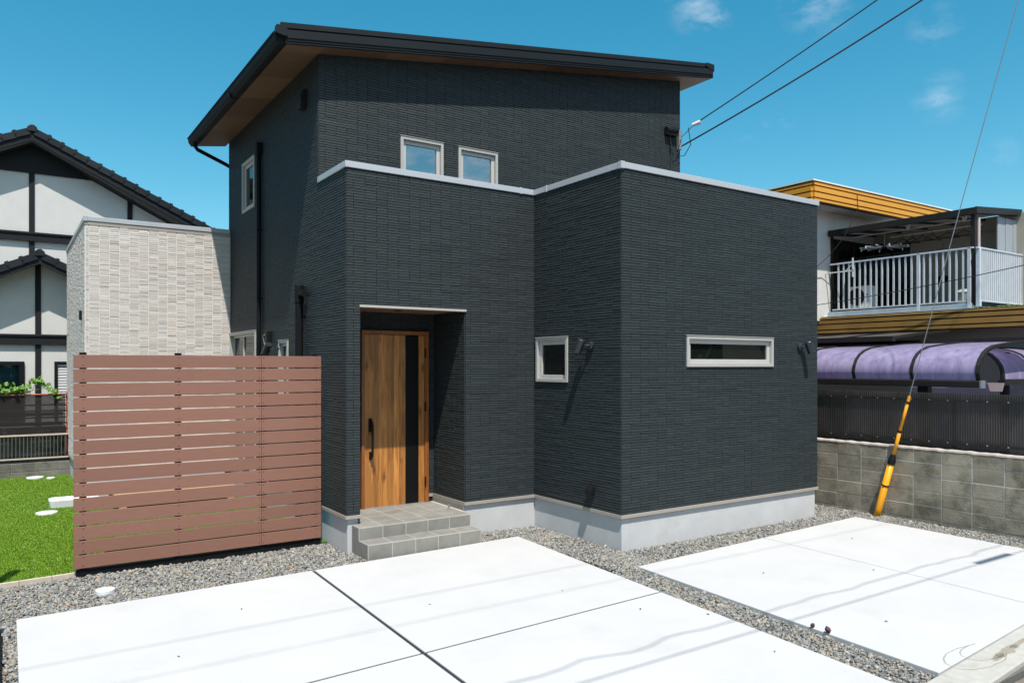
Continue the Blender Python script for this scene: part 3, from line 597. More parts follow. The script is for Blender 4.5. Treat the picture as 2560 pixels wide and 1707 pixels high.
elb = MB().tube([(RX0 - .09, 7.55, gz), (RX0 - .09, 7.55, gz - .08), (RX0 - .04, 7.58, gz - .13), (-2.80, 7.72, 5.96), (-2.62, 7.78, 5.88), (-2.62, 7.78, 4.6)], .035, 10); obj('downpipe', elb, M['blackm'], house, smooth=True)
# soffit boards (left eave in lengths along Y, front verge in lengths along X)
y = YM - .002
for i in range(6):
    y0 = RY0 + .031 if i == 0 else YM + (i - 1) * 1.01; y1 = min(YM + i * 1.01, RY1) if i else YM
    obj('soffit_board', MB().box(RX0 + .001, XL - .0, y0, y1 - .004, 6.33, 6.345, shear=shx, t=random.random()), M['soffit'], house)
for i in range(8):
    x0 = XL + .001 + i * .907; x1 = min(x0 + .903, RX1 - .001)
    obj('soffit_board', MB().box(x0, x1, RY0 + .031, YM - .011, 6.33, 6.345, shear=shx, t=random.random()), M['soffit'], house)
obj('soffit_board', MB().box(XR + .001, RX1 - .001, YM - .01, RY1, 6.33, 6.345, shear=shx), M['soffit'], house)
obj('porch_soffit', MB().box(-2.610, -1.130, YF + .012, 2.709, 2.967, 2.98), M['soffit'], house)
obj('lintel_trim', MB().box(-2.622, -1.118, YF - .018, YF + .011, 2.955, 2.985), M['frame'], house, bevel=.002)
dl = MB().tube([(-1.93, 2.2, 2.966), (-1.93, 2.2, 2.960)], .05, 20); obj('downlight', dl, M['blackm'], house)
# windows
def window(axis, sgn, pos, u0, u1, z0, z1, glass, bar=.05, split=None, proud=.028):
    def bx(mb, a, b, c, d, n0, n1):          # n: distance out of the wall
        lo, hi = sorted((pos + sgn * n0, pos + sgn * n1))
        if axis == 'Y': mb.box(a, b, lo, hi, c, d)
        else: mb.box(lo, hi, a, b, c, d)
    o = .012; w = .030
    f = MB(); bx(f, u0 - o, u0 + w, z0 - o, z1 + o, -.10, proud); bx(f, u1 - w, u1 + o, z0 - o, z1 + o, -.10, proud); bx(f, u0 + w, u1 - w, z1 - w, z1 + o, -.10, proud); bx(f, u0 + w, u1 - w, z0 - o, z0 + w, -.10, proud)
    bx(f, u0 - o - .006, u1 + o + .006, z1 + o, z1 + o + .008, -.0, proud + .008)
    root = obj('window', f, M['frame'], house, bevel=.003)
    if split is None: cells = [(u0 + w, u1 - w)]
    else: cells = [(u0 + w, split + .02), (split - .02, u1 - w)]
    for k, (a, b) in enumerate(cells):
        dn = -.012 - (.03 * k if split else 0)
        s_ = MB(); c, d = z0 + w, z1 - w; bx(s_, a + .001, a + bar, c, d, dn - .05, dn); bx(s_, b - bar, b - .001, c, d, dn - .05, dn); bx(s_, a + bar, b - bar, d - bar, d, dn - .05, dn); bx(s_, a + bar, b - bar, c, c + bar, dn - .05, dn)
        obj('sash', s_, M['framein'], root, bevel=.003)
        p = MB(); bx(p, a + bar - .002, b - bar + .002, c + bar - .002, d - bar + .002, dn - .032, dn - .022); obj('pane', p, glass, root)
    return root
for h in W_F1: window('Y', -1, YM, *h, M['winglass'], .055)
window('X', -1, XL, *W_L[0], M['darkglass'], .05)
window('X', -1, XL, *W_L[1], M['darkglass'], .04, split=6.62)
window('X', -1, XL, *W_L[2], M['darkglass'], .04)
window('Y', -1, 0.0, *W_F3[0], M['darkglass'], .058)
window('X', -1, 0.0, *W_X0[0], M['darkglass'], .055)
# front door
DY = 2.66
df = MB(); df.box(-2.246, -2.200, DY - .01, 2.73, .30, 2.72, t=.4); df.box(-1.292, -1.236, DY - .01, 2.73, .30, 2.72, t=.6); df.box(-2.200, -1.292, DY - .01, 2.73, 2.668, 2.72, t=.5)
obj('door_frame', df, M['doorframe'], house, bevel=.004)
dd = MB(); ed = [-2.196, -2.07, -1.985, -1.86, -1.765, -1.69, -1.592]
for i in range(6): dd.box(ed[i], ed[i + 1], DY + .012, DY + .05, .325, 2.660, t=(.55, .18, .85, .4, 1.0, .3)[i])
dd.box(-1.388, -1.296, DY + .012, DY + .05, .325, 2.660, t=.55)
door = obj('door', dd, M['door'], house, label='wooden front door with a black vertical strip')
obj('dark_strip', MB().box(-1.5915, -1.3885, DY + .008, DY + .05, .325, 2.660), M['doorblack'], door, bevel=.002)
hd = MB(); hx = -2.113
hd.tube([(hx, DY + .012, 1.49), (hx, DY - .05, 1.48), (hx, DY - .062, 1.44), (hx, DY - .068, 1.25), (hx, DY - .062, 1.06), (hx, DY - .05, 1.02), (hx, DY + .012, 1.01)], .017, 10)
hd.box(hx - .024, hx + .024, DY - .006, DY + .013, 1.35, 1.53); hd.box(hx - .02, hx + .02, DY - .006, DY + .013, .97, 1.08)
obj('handle', hd, M['blackp'], door, smooth=False, bevel=.004)
hg = MB()
for z in (.55, 1.6, 2.35): hg.tube([(-1.294, DY - .018, z), (-1.294, DY - .018, z + .13)], .011, 8)
obj('hinge', hg, M['blackm'], door)
obj('threshold', MB().box(-2.20, -1.292, DY - .03, 2.71, .312, .324), M['steel'], house)
# downpipes and vents
dp = MB(); dp.tube([(XL - .05, 5.43, 5.80), (XL - .05, 5.43, .05)], .036, 12)
d1 = obj('downpipe', dp, M['blackm'], house, smooth=True)
obj('pipe_head', MB().box(XL - .10, XL - .008, 5.37, 5.49, 5.62, 5.80), M['blackm'], d1, bevel=.01)
cl = MB()
for z in (4.4, 3.3, 2.2): cl.box(XL - .09, XL - .008, 5.385, 5.475, z, z + .03)
obj('pipe_clip', cl, M['blackm'], d1)
vp = MB(); vp.tube([(XL - .075, 3.36, .1), (XL - .075, 3.36, 3.32)], .055, 14); vp.tube([(XL - .075, 3.36, 3.10), (XL - .075, 3.36, 3.34)], .062, 14); vp.tube([(XL - .075, 3.36, 3.22), (XL - .075, 3.20, 3.22), (XL - .075, 3.16, 3.22)], [.04, .04, .05], 12); vp.box(XL - .07, XL - .008, 3.30, 3.36, 2.9, 2.93)
obj('standpipe', vp, M['blackm'], house, smooth=False, bevel=.003)
def hood(axis, pos, u, z, w, h, d):
    m = MB(); pts = [(0, 0), (d, 0), (d, h * .55), (d * .55, h), (0, h)]
    if axis == 'X': m.prism([(pos - p[0] - .006, z + p[1]) for p in pts], u - w / 2, u + w / 2, 'Y')
    obj('vent_hood', m, M['blackp'], house, bevel=.006)
hood('X', XL, 3.31, 5.74, .13, .26, .09); hood('X', 0.0, .54, .60, .11, .115, .085)
obj('annex_light', MB().box(AX0 - .05, AX0 - .008, 7.95, 8.02, 3.02, 3.18), M['blackp'], house, bevel=.005)

# porch steps: tiles on a mortar core
steps = thing('porch_steps', 'two grey tiled steps leading up to the wooden front door', 'steps', (-1.95, 1.32, 0))
core = MB(); core.box(-2.7225, -1.1855, 1.3216, 1.80, -.12, .1655); core.box(-2.7225, -1.1855, 1.5916, 1.80, .1655, .3155); core.box(-2.606, -1.152, 1.80, 2.70, -.12, .3155); obj('core', core, M['grout'], steps)
g = .0042
ed = [-2.72 + i * .3064 for i in range(6)]; ed[5] = -1.188
def ptile(x0, x1, y0, y1, z0, z1): obj('paving_tile', MB().box(x0 + g, x1 - g, y0 + (g if y1 - y0 > .05 else 0), y1 - (g if y1 - y0 > .05 else 0), z0 + .0005, z1, t=random.random()), M['paver'], steps, bevel=.002, seg=1)
for i in range(5):
    ptile(ed[i], ed[i+1], 1.32, 1.60, .157, .167)
    ptile(ed[i], ed[i+1], 1.320, 1.3319, -.10, .1555); ptile(ed[i], ed[i+1], 1.590, 1.6019, .169, .3055)
    yy = [1.59, 1.815, 2.11, 2.405, 2.70]
    for j in range(4):
        x0, x1 = ed[i], ed[i+1]
        if j: x0, x1 = max(x0, -2.606), min(x1, -1.152)
        ptile(x0, x1, yy[j], yy[j+1], .307, .317)
for b_ in ((-2.724, -2.7121, 1.322, 1.60, -.10, .1565), (-1.1959, -1.184, 1.322, 1.60, -.10, .1565), (-2.724, -2.7121, 1.60, 1.80, -.1, .3065)): obj('side_tile', MB().box(*b_), M['paver'], steps)
ds = MB().tube([(-1.277, 2.0, .317), (-1.277, 2.0, .375)], .013, 12).tube([(-1.277, 2.0, .372), (-1.277, 2.0, .385)], .022, 12).tube([(-1.277, 2.0, .317), (-1.277, 2.0, .324)], .022, 12)
solo('door_stop', ds, M['chrome'], 'small metal post standing on the tiled porch floor by the right wall', 'door stop', (-1.277, 2.0, .317))

# wall lamps: round base, arm, tilted cylinder head
def lamp(axis, pos, u, z, du, label):
    t = thing('wall_lamp', label, 'wall lamp', (pos, u, z) if axis == 'X' else (u, pos, z), 'black spotlights fixed to the black walls')
    P = lambda n, du_, dz: (pos - n, u + du_, z + dz) if axis == 'X' else (u + du_, pos - n, z + dz)
    obj('base', MB().tube([P(.008, 0, 0), P(.035, 0, 0)], .055, 20).tube([P(.034, 0, 0), P(.05, 0, 0)], [.055, .03], 20), M['lampmetal'], t)
    obj('arm', MB().tube([P(.04, 0, .0), P(.085, du * .2, .0), P(.10, du * .55, .005)], .016, 10), M['lampmetal'], t)
    a, b = Vector(P(.115, du * .5, .075)), Vector(P(.14, du * 1.05, -.085))
    obj('head', MB().tube([a, a.lerp(b, .05), a.lerp(b, .93), b], [.046, .052, .052, .054], 20), M['lampmetal'], t, smooth=False)
    c = b + (b - a).normalized() * .002
    obj('lens', MB().tube([b, c], .044, 20), M['winglass'], t)
lamp('Y', 0.0, 3.475, 2.515, .10, 'black spotlight on the front wall to the right of the long window')
lamp('X', 0.0, .555, 2.50, .12, 'black spotlight on the side wall beside the small square window')
lamp('X', XL, 4.50, 2.49, .30, 'black spotlight on the side wall just above the brown slatted fence')
sb = MB().box(XL - .09, XL - .006, 4.86, 4.97, 2.60, 2.78); sbo = solo('sensor_box', sb, M['blackp'], 'small black box on the dark side wall just above the slatted fence', 'sensor', (XL, 4.9, 2.7), bevel=.01)
obj('cord', MB().tube([(XL - .09, 4.97, 2.72), (XL - .10, 5.02, 2.70), (XL - .08, 5.03, 2.6), (XL - .04, 5.0, 2.45), (XL - .04, 5.0, 2.1)], .006, 6), M['frame'], sbo)
# power connection at the upper right corner
br = thing('cable_bracket', 'galvanised bracket with cables and black cover at the upper right house corner', 'bracket', (3.86, YM, 6.37))
obj('channel', MB().box(3.845, 3.915, YM - .075, YM - .012, 6.12, 6.47), M['steel'], br, bevel=.003)
cv = MB(); cv.tube([(3.53, YM - .06, 6.42), (3.80, YM - .06, 6.44)], .055, 12); cv.box(3.53, 3.80, YM - .085, YM - .01, 6.34, 6.43); obj('cover', cv, M['blackp'], br)
obj('insulator', MB().tube([(4.02, YM - .22, 6.545), (4.10, YM - .34, 6.585)], [.03, .04], 10), M['white'], br)
lo = MB(); lo.tube([(3.88, YM - .08, 6.3), (3.82, YM - .06, 6.05), (3.72, YM - .05, 5.98), (3.66, YM - .05, 6.1), (3.64, YM - .05, 6.36)], .008, 6); lo.tube([(3.96, YM - .18, 6.5), (4.0, YM - .2, 6.2), (3.95, YM - .1, 6.02), (3.86, YM - .05, 6.0)], .008, 6); lo.tube([(3.90, YM - .08, 6.35), (3.96, YM - .12, 6.42), (4.04, YM - .24, 6.55)], .007, 6); lo.tube([(3.68, YM - .02, 6.3), (3.68, YM - .02, 4.72)], .007, 6); obj('cable_loop', lo, M['cable'], br)
def sag(a, b, s_, n=16):
    a, b = Vector(a), Vector(b); return [tuple(a.lerp(b, i / n) - Vector((0, 0, s_ * 4 * (i / n) * (1 - i / n)))) for i in range(n + 1)]
solo('overhead_wire', MB().tube(sag((4.05, YM - .28, 6.57), (7.5, -3.5, 10.55), .10), .011, 6), M['cable'], 'thinner upper black wire running from the house bracket to the sky', 'wire', (4.05, 2.5, 6.57), 'service wires from the house corner')
solo('overhead_wire', MB().tube(sag((3.90, YM - .06, 6.18), (7.5, -3.5, 9.92), .16), .014, 6), M['cable'], 'thicker lower black wire running from the house bracket to the sky', 'wire', (3.9, 2.7, 6.18), 'service wires from the house corner')

# ------------------------------------------------------------------ slatted fence in front
FY = 2.40
fence = thing('slatted_fence', 'reddish brown horizontal board fence with black posts standing in the gravel', 'fence', (-5.6, FY, 0))
for i in range(15):
    z0 = .075 + i * .1531; z1 = z0 + .1395
    for x0, x1 in ((-5.606, -3.639), (-3.635, -2.893)):
        obj('board', MB().box(x0, x1, FY, FY + .02, z0, z1, t=random.random()), M['wpc'], fence, bevel=.002, seg=1)
for x in (-5.515, -4.565, -3.60, -2.965): obj('post', MB().box(x - .032, x + .032, FY + .0215, FY + .08, -.1, 2.385), M['blackm'], fence)
obj('base_rail', MB().box(-5.58, -2.90, FY + .025, FY + .075, -.02, .055), M['blackm'], fence)
sc = MB()
for i in range(15):
    for x in (-5.515, -4.565, -3.662, -3.612, -2.955):
        for dz in (.028, .116): 
            z = .075 + i * .1531 + dz; sc.tube([(x, FY - .0015, z), (x, FY + .001, z)], .0055, 6)
obj('screws', sc, M['blackm'], fence, kind='stuff')
# timber deck seen through the fence gaps
deck = thing('garden_deck', 'low tan timber deck behind the slatted fence beside the dark side wall', 'deck', (-4, 6, 0))
for i in range(11): obj('plank', MB().box(-4.85, -3.1, 5.66 + i * .14, 5.66 + i * .14 + .134, .27, .30, t=random.random()), M['orangewood'], deck)
obj('leg', MB().box(-4.8, -4.7, 5.7, 5.8, -.05, .27), M['orangewood'], deck); obj('leg', MB().box(-3.25, -3.15, 5.7, 5.8, -.05, .27), M['orangewood'], deck)
obj('leg', MB().box(-4.8, -4.7, 7.0, 7.1, -.05, .27), M['orangewood'], deck); obj('leg', MB().box(-3.25, -3.15, 7.0, 7.1, -.05, .27), M['orangewood'], deck)
lbf = thing('boundary_edging', 'thin black edging and posts along the left boundary beside the gravel', 'edging', (-6.26, -.5, 0))
obj('edge', MB().box(-6.275, -6.236, -4.3, .74, -.1, .035), M['blackm'], lbf)
obj('post', MB().box(-6.45, -6.40, .42, .50, -.1, .98), M['blackm'], lbf); obj('post', MB().box(-6.54, -6.44, 2.02, 2.10, -.1, 1.98), M['blackm'], lbf)
# lawn edging, inspection covers, tub
eb = thing('lawn_edging', 'pale edging strip between the green turf and the gravel', 'edging', (-6, 2.4, 0))
xs = [-8.2, -7.1, -6.09, -5.80, -5.50]
for i in range(4): obj('strip', MB().prism([(xs[i] + .002, 2.385 + .08 * (xs[i] + 6.25)), (xs[i+1] - .002, 2.385 + .08 * (xs[i+1] + 6.25)), (xs[i+1] - .002, 2.42 + .08 * (xs[i+1] + 6.25)), (xs[i] + .002, 2.42 + .08 * (xs[i] + 6.25))], -.1, .03, 'Z'), M['edging'], eb, bevel=.003)
def cover(x, y, r, z, label):
    pts = [(x, y, z - .05), (x, y, z - .004), (x, y, z)]; m = MB().tube(pts, [r, r, r - .004], 32)
    solo('drain_cover', m, M['white'], label, 'drain cover', (x, y, z - .05), 'round white drain covers')
cover(-5.378, 1.668, .088, .012, 'round white drain cover lying in the gravel in front of the slatted fence')
cover(-5.686, 6.55, .145, .028, 'larger round white cover in the turf just in front of the white tub')
cover(-5.713, 10.9, .15, .028, 'large round white cover in the turf by the rear block wall')
cover(-5.455, 10.67, .075, .028, 'smallest round white cover in the turf by the rear block wall')
tb = MB()
def rrect(x0, x1, y0, y1, r, n=5):
    P_ = []
    for cx, cy, a0 in ((x1 - r, y1 - r, 0), (x0 + r, y1 - r, 90), (x0 + r, y0 + r, 180), (x1 - r, y0 + r, 270)):
        P_ += [(cx + r * math.cos(R(a0 + 90 * i / n)), cy + r * math.sin(R(a0 + 90 * i / n))) for i in range(n + 1)]
    return P_
rings = [(rrect(-5.62, -4.95, 7.02, 7.36, .06), -.02), (rrect(-5.635, -4.935, 7.005, 7.375, .07), .11), (rrect(-5.615, -4.955, 7.025, 7.355, .06), .12), (rrect(-5.60, -4.97, 7.04, 7.34, .06), .11), (rrect(-5.58, -4.99, 7.06, 7.32, .05), .03)]
n_ = len(rings[0][0])
for P_, z in rings: tb.v += [(x, y, z) for x, y in P_]
for i in range(len(rings) - 1):
    for k in range(n_): tb.f.append((i*n_ + k, i*n_ + (k+1) % n_, (i+1)*n_ + (k+1) % n_, (i+1)*n_ + k))
tb.f += [tuple(range(n_)), tuple(range(4*n_, 5*n_))]; tb.t = [.5] * len(tb.f); tb.t2 = [0.0] * len(tb.f)
solo('water_pan', tb, M['white'], 'low white rectangular pan with rounded corners on the turf by the fence end', 'pan', (-5.3, 7.2, 0))
for x, y, r, l in ((-.462, -2.93, .022, 'smaller dark brown seed pod at the slab edge beside the gravel strip'), (-.470, -3.08, .030, 'larger dark brown seed pod at the slab edge beside the gravel strip')):
    m = MB(); vs = [(x + v[0] * r, y + v[1] * r, .005 + r * .7 + v[2] * r) for v in ICO_V * (1 + RNG.normal(0, .15, (12, 1)))]; m.add(vs, [tuple(f) for f in ICO_F]); solo('seed_pod', m, M['drygrit'], l, 'seed pod', (x, y, 0), 'brown seed pods')

# ------------------------------------------------------------------ left rear: low wall, mesh fence, net screen, vine, plaster house
lw = thing('low_block_wall', 'low weathered concrete block wall at the back of the lawn', 'wall', (-5.7, 11.2, 0))
lwcap = MB().box(-9, -3.0, 11.235, 11.34, -.12, .27); obj('core', lwcap, M['mortar'], lw)
for i in range(14):
    x = -9 + i * .41 + .03
    for z0, z1 in ((-.1, .10), (.108, .275)): obj('concrete_block', MB().box(x, x + .402, 11.22, 11.345, z0, z1), M['oldblock'], lw, bevel=.004, seg=1)
mf = thing('mesh_fence', 'low black aluminium fence of thin upright bars on the rear block wall', 'fence', (-5.7, 11.28, .28))
obj('top_rail', MB().box(-9, -3.0, 11.26, 11.30, .815, .845), M['edging'], mf); obj('bottom_rail', MB().box(-9, -3.0, 11.26, 11.30, .345, .37), M['edging'], mf)
bar = MB().box(-.007, .007, 11.272, 11.288, .37, .815).mesh('bar', M['barmetal'], (0, 0, 0))
for i in range(60): inst('bar', bar, mf, (-7.6 + i * .0655, 0, 0))
for x in (-8.6, -6.9, -5.15): obj('post', MB().box(x, x + .05, 11.30, 11.34, .2, .85), M['bronze'], mf)
ow = solo('old_rear_wall', MB().box(-9, -2.5, 11.9, 12.0, -.1, .95), M['oldwall'], 'dark stained concrete wall seen through the thin barred fence', 'wall', (-5.7, 11.9, 0))
ns = thing('net_screen', 'dark shading net on rusty orange pipes above the barred fence', 'screen', (-5.7, 11.5, .8))
obj('net', MB().box(-9, -5.16, 11.475, 11.479, .83, 1.64), M['net'], ns)
for z, mt_ in ((1.65, 'rustpipe'), (1.43, 'rustpipe'), (1.31, 'brown'), (1.17, 'rustpipe'), (1.05, 'brown'), (.93, 'brown')):
    obj('pipe', MB().tube(sag((-9, (11.463 if z > 1.6 else 11.50), z + random.uniform(-.01, .01)), (-5.10, (11.463 if z > 1.6 else 11.50), z), .012, 8), .016, 8), M[mt_], ns)
obj('pipe', MB().tube([(-5.13, 11.51, .3), (-5.13, 11.51, 1.68)], .020, 8), M['rustpipe'], ns)
for z in (1.2, 1.0): obj('batten', MB().box(-9, -5.2, 11.53, 11.55, z, z + .075), M['brown'], ns)
vine = thing('climbing_vine', 'bright green leafy vine growing over the top of the net screen', 'plant', (-5.9, 11.5, 1.65))
lv = MB(); pts = [(0, 0), (.022, .010), (.045, .028), (.036, .042), (.062, .058), (.048, .072), (.030, .078), (.0, .115)]
P_ = pts + [(-x, y_) for x, y_ in pts[-2:0:-1]]; lv.v = [(x, y_, .012 * math.sin(x * 60) - .15 * x * x / .06) for x, y_ in P_]; c_ = len(lv.v); lv.v.append((0, .055, .012)); lv.f = [(i, (i + 1) % c_, c_) for i in range(c_)]; lv.t = [.5] * c_; lv.t2 = [0.0] * c_
lm = lv.mesh('leaf', M['leaf']); rv = random.Random(4)
for i in range(190):
    if i < 135: x = rv.uniform(-6.9, -5.82); z = 1.66 + abs(rv.gauss(.05, .06)) * (1 if x < -6.0 else .8); y = 11.45 + rv.uniform(-.08, .12)
    else: t = rv.random(); x = -5.85 + t * .62; z = 1.72 + .18 * math.sin(t * 5.2) * (.6 + .5 * rv.random()) + rv.uniform(-.04, .09); y = 11.45 + rv.uniform(-.08, .1)
    s_ = rv.uniform(.55, 1.15); inst('leaf', lm, vine, (x, y, z), (rv.uniform(.3, 1.5), rv.uniform(-.6, .6), rv.uniform(-1.6, 1.6)), (s_, s_, s_))
obj('stem', MB().tube([(-6.9, 11.48, 1.68), (-6.4, 11.46, 1.70), (-5.9, 11.46, 1.70), (-5.7, 11.45, 1.74), (-5.45, 11.45, 1.78), (-5.25, 11.44, 1.74)], .006, 6).tube([(-5.75, 11.45, 1.72), (-5.70, 11.45, 1.85), (-5.58, 11.44, 1.98)], .005, 6), M['stem'], vine)

ph_ = thing('plaster_house', 'white plaster house with black timber framing and black tiled gables behind the lawn', 'house', (-5.7, 13.7, 0))
WY = 13.75; LYW = 12.95
# lower storey wall (nearer) with two windows, upper gable wall behind it
lwall = MB(); wall_box(lwall, 'Y', LYW, .16, -9.5, -1.5, 0, 4.6, [(-7.2, -5.93, 1.1, 2.28), (-5.25, -4.3, 1.1, 2.28)]); obj('wall', lwall, M['plaster'], ph_)
SLU = .49; PX, PZ = -5.70, 7.385
up = MB(); up.prism([(-10.5, 4.3), (-.9, 4.3), (-.9, PZ - .03 - SLU * 4.8), (PX, PZ - .03), (-10.5, PZ - .03 - SLU * 4.8)], WY, WY + .16, 'Y'); obj('gable_wall', up, M['plaster'], ph_)
for x in (-5.698, -3.665): obj('timber_post', MB().box(x - .055, x + .055, WY - .03, WY - .001, 4.3, PZ - SLU * abs(x - PX) - .05), M['timber'], ph_)
obj('timber_beam', MB().box(-10, -1, WY - .075, WY - .031, 5.09, 5.25).box(-10, -1, WY - .10, WY - .031, 5.251, 5.30), M['timber'], ph_, bevel=.005)
obj('timber_post', MB().box(-5.655, -5.545, LYW - .03, LYW - .001, .3, 4.55), M['timber'], ph_)
obj('timber_beam', MB().box(-9.5, -1.6, LYW - .075, LYW - .031, 2.70, 2.88).box(-9.5, -1.6, LYW - .10, LYW - .031, 2.881, 2.93), M['timber'], ph_, bevel=.005)
def gable_roof(px, pz, half, slope, y0, y1, thick, nt_, name='roof'):
    r_ = MB()
    r_.prism([(px - half, pz - slope * half), (px, pz), (px + half, pz - slope * half), (px + half, pz - slope * half + thick), (px, pz + thick), (px - half, pz - slope * half + thick)], y0, y1, 'Y')
    ro = obj(name, r_, M['rooftile'], ph_)
    bb = MB(); bb.prism([(px - half, pz - slope * half - .10), (px, pz - .10), (px + half, pz - slope * half - .10), (px + half, pz - slope * half + .03), (px, pz + .03), (px - half, pz - slope * half + .03)], y0 - .035, y0 - .001, 'Y'); obj('bargeboard', bb, M['timber'], ro, bevel=.006)
    a = math.atan(slope); L_ = .285; tm = []
    for m_ in (1, -1):
        q_ = MB().box(-.03, L_ - .004, -.05, .26, .0, .062).box(L_ - .06, L_ + .012, -.062, .27, -.01, .082).box(-.02, L_ - .004, -.058, -.02, -.085, -.0005)
        q_.v = [(m_ * x, y, z) for x, y, z in q_.v]; tm.append(q_.mesh('verge_tile', M['rooftile']))
    for sgn in (1, -1):
        for i in range(int(half / math.cos(a) / L_)):
            d = .09 + i * L_; inst('verge_tile', tm[0 if sgn > 0 else 1], ro, (px + sgn * d * math.cos(a), y0 - .01, pz + thick - d * math.sin(a) + .012), (0, sgn * (a - .045), 0))
    rd = MB(); rd.prism([(px - .11, pz + thick - .03), (px - .095, pz + thick + .07), (px - .03, pz + thick + .125), (px + .03, pz + thick + .125), (px + .095, pz + thick + .07), (px + .11, pz + thick - .03)], y0 - .08, y1, 'Y'); obj('ridge_tile', rd, M['rooftile'], ro, bevel=.012)
    return ro
gable_roof(PX, 7.425, 5.2, SLU, 13.37, 19.0, .12, 0)
gable_roof(-5.585, 4.543, 2.2, .50, 12.52, 13.74, .10, 0, 'lower_roof')
obj('gable_soffit', MB().prism([(-10.5, 4.80), (PX, 7.30), (-.9, 4.84), (-.9, 4.82), (PX, 7.28), (-10.5, 4.82)], 13.38, WY - .001, 'Y'), M['timber'], ph_)
obj('gable_panel', MB().prism([(PX - 1.35, 6.66), (PX + 1.35, 6.66), (PX, 7.30)], WY - .045, WY - .004, 'Y'), M['timber'], ph_)
wf = MB(); wf.box(-7.22, -7.1, LYW - .05, LYW + .1, 1.05, 2.33); wf.box(-5.95, -5.855, LYW - .05, LYW + .1, 1.05, 2.33); wf.box(-7.1, -5.95, LYW - .05, LYW + .1, 2.25, 2.33); wf.box(-7.1, -5.95, LYW - .05, LYW + .1, 1.05, 1.13)
w1 = obj('window', wf, M['blackm'], ph_); cu = MB()
for i in range(36): x = -7.1 + i * .032; cu.add([(x, LYW + .12 + .012 * (i % 2), 1.1), (x + .032, LYW + .12 + .012 * ((i + 1) % 2), 1.1), (x + .032, LYW + .12 + .012 * ((i + 1) % 2), 2.26), (x, LYW + .12 + .012 * (i % 2), 2.26)], [(0, 1, 2, 3)])
obj('curtain', cu, M['curtain'], w1); obj('pane', MB().box(-7.1, -5.95, LYW + .05, LYW + .055, 1.12, 2.26), M['lampglass'], w1)
obj('room_back', MB().box(-7.2, -5.9, LYW + .4, LYW + .42, 1, 2.4), M['brown'], w1)
wf = MB(); wf.box(-5.29, -5.23, LYW - .05, LYW + .02, 1.05, 2.33); wf.box(-5.23, -4.3, LYW - .05, LYW + .02, 2.27, 2.33); w2 = obj('shutter_window', wf, M['blackm'], ph_)
for i in range(19): obj('slat', MB().box(-5.228, -4.3, LYW - .01, LYW + .01, 1.10 + i * .062, 1.10 + i * .062 + .045, shear=None), M['shutter'], w2)
obj('backing', MB().box(-5.23, -4.3, LYW + .04, LYW + .06, 1.05, 2.27), M['blackm'], w2)

# ------------------------------------------------------------------ right: block wall, smoked fence, guy wire
BX = 4.78
bw = thing('block_wall', 'old grey concrete block wall on the right boundary', 'wall', (BX, -.5, 0))
obj('core', MB().box(BX + .004, BX + .12, -5.2, 4.2, -.12, 1.045), M['mortar'], bw)
Y0s = [-.181 - .4035 * i for i in range(-10, 13)]
for r_ in range(5):
    z0 = .026 + (r_ - 0) * .2045; z0 = .0265 + r_ * .2045 if r_ else -.12; z0, z1 = (-.12, .022) if r_ == 0 else (.030 + (r_ - 1) * .2045, .030 + r_ * .2045 - .009)
    for y in Y0s:
        d = random.uniform(-.003, .003); obj('concrete_block', MB().box(BX + d, BX + .10, y - .4035 + .005, y - .004, z0, z1), M['block'], bw, bevel=.005, seg=1)
for y in Y0s:
    obj('concrete_block', MB().box(BX + random.uniform(-.003, .003), BX + .10, y - .4035 + .005, y - .004, .848, 1.036), M['block'], bw, bevel=.005, seg=1)
cap = MB(); ys = np.linspace(-5.2, 4.2, 190)
for i in range(len(ys) - 1):
    h0 = 1.052 + .010 * mnoise.noise((ys[i] * 9, 0, 0)); h1 = 1.052 + .010 * mnoise.noise((ys[i+1] * 9, 0, 0)); x0 = BX - .006 + .006 * mnoise.noise((ys[i] * 13, 3, 0)); x1 = BX - .006 + .006 * mnoise.noise((ys[i+1] * 13, 3, 0))
    cap.add([(x0, ys[i], h0 - .022), (x1, ys[i+1], h1 - .022), (x1 + .006, ys[i+1], h1), (x0 + .006, ys[i], h0), (BX + .125, ys[i+1], h1 + .004), (BX + .125, ys[i], h0 + .004)], [(0, 1, 2, 3), (3, 2, 4, 5)])
obj('top_mortar', cap, M['blocktop'], bw)
sf = thing('smoked_fence', 'dark smoked corrugated sheet fence with bronze rails behind the block wall', 'fence', (5.0, -.8, 1.0))
for k in range(8):
    y0 = -4.2 + k * .88; m = MB(); n_ = 108; vs = []
    for i in range(n_ + 1):
        y = y0 + .875 * i / n_; x = 5.0 + .0085 * math.cos(i / n_ * .875 / .0325 * 2 * math.pi); vs += [(x, y, .95), (x, y, 1.847)]
    m.add(vs, [(2*i, 2*i+2, 2*i+3, 2*i+1) for i in range(n_)]); obj('corrugated_sheet', m, M['smoke'], sf, smooth=True)
for z in (1.143, 1.745): obj('rail', MB().box(4.965, 4.99, -4.2, 2.8, z - .018, z + .018), M['bronze'], sf)
for i in range(6): obj('post', MB().box(5.02, 5.075, -3.9 + i * 1.22, -3.845 + i * 1.22, .9, 1.80), M['bronze'], sf)
bo = MB()
for i in range(26):
    for z in (1.143, 1.745): bo.tube([(4.958, -4.0 + i * .262, z), (4.966, -4.0 + i * .262, z)], .011, 6)
obj('bolts', bo, M['chrome'], sf, kind='stuff')
gy = thing('guy_wire', 'steel guy wire with a bright yellow and black plastic guard leaning at the block wall', 'guy wire', (4.66, -.49, 0))
G0, G1 = Vector((4.66, -.487, -.06)), Vector((4.66, -.996, 1.806)); gd = (G1 - G0).normalized()
def at_z(z): return G0 + gd * ((z - G0.z) / gd.z)
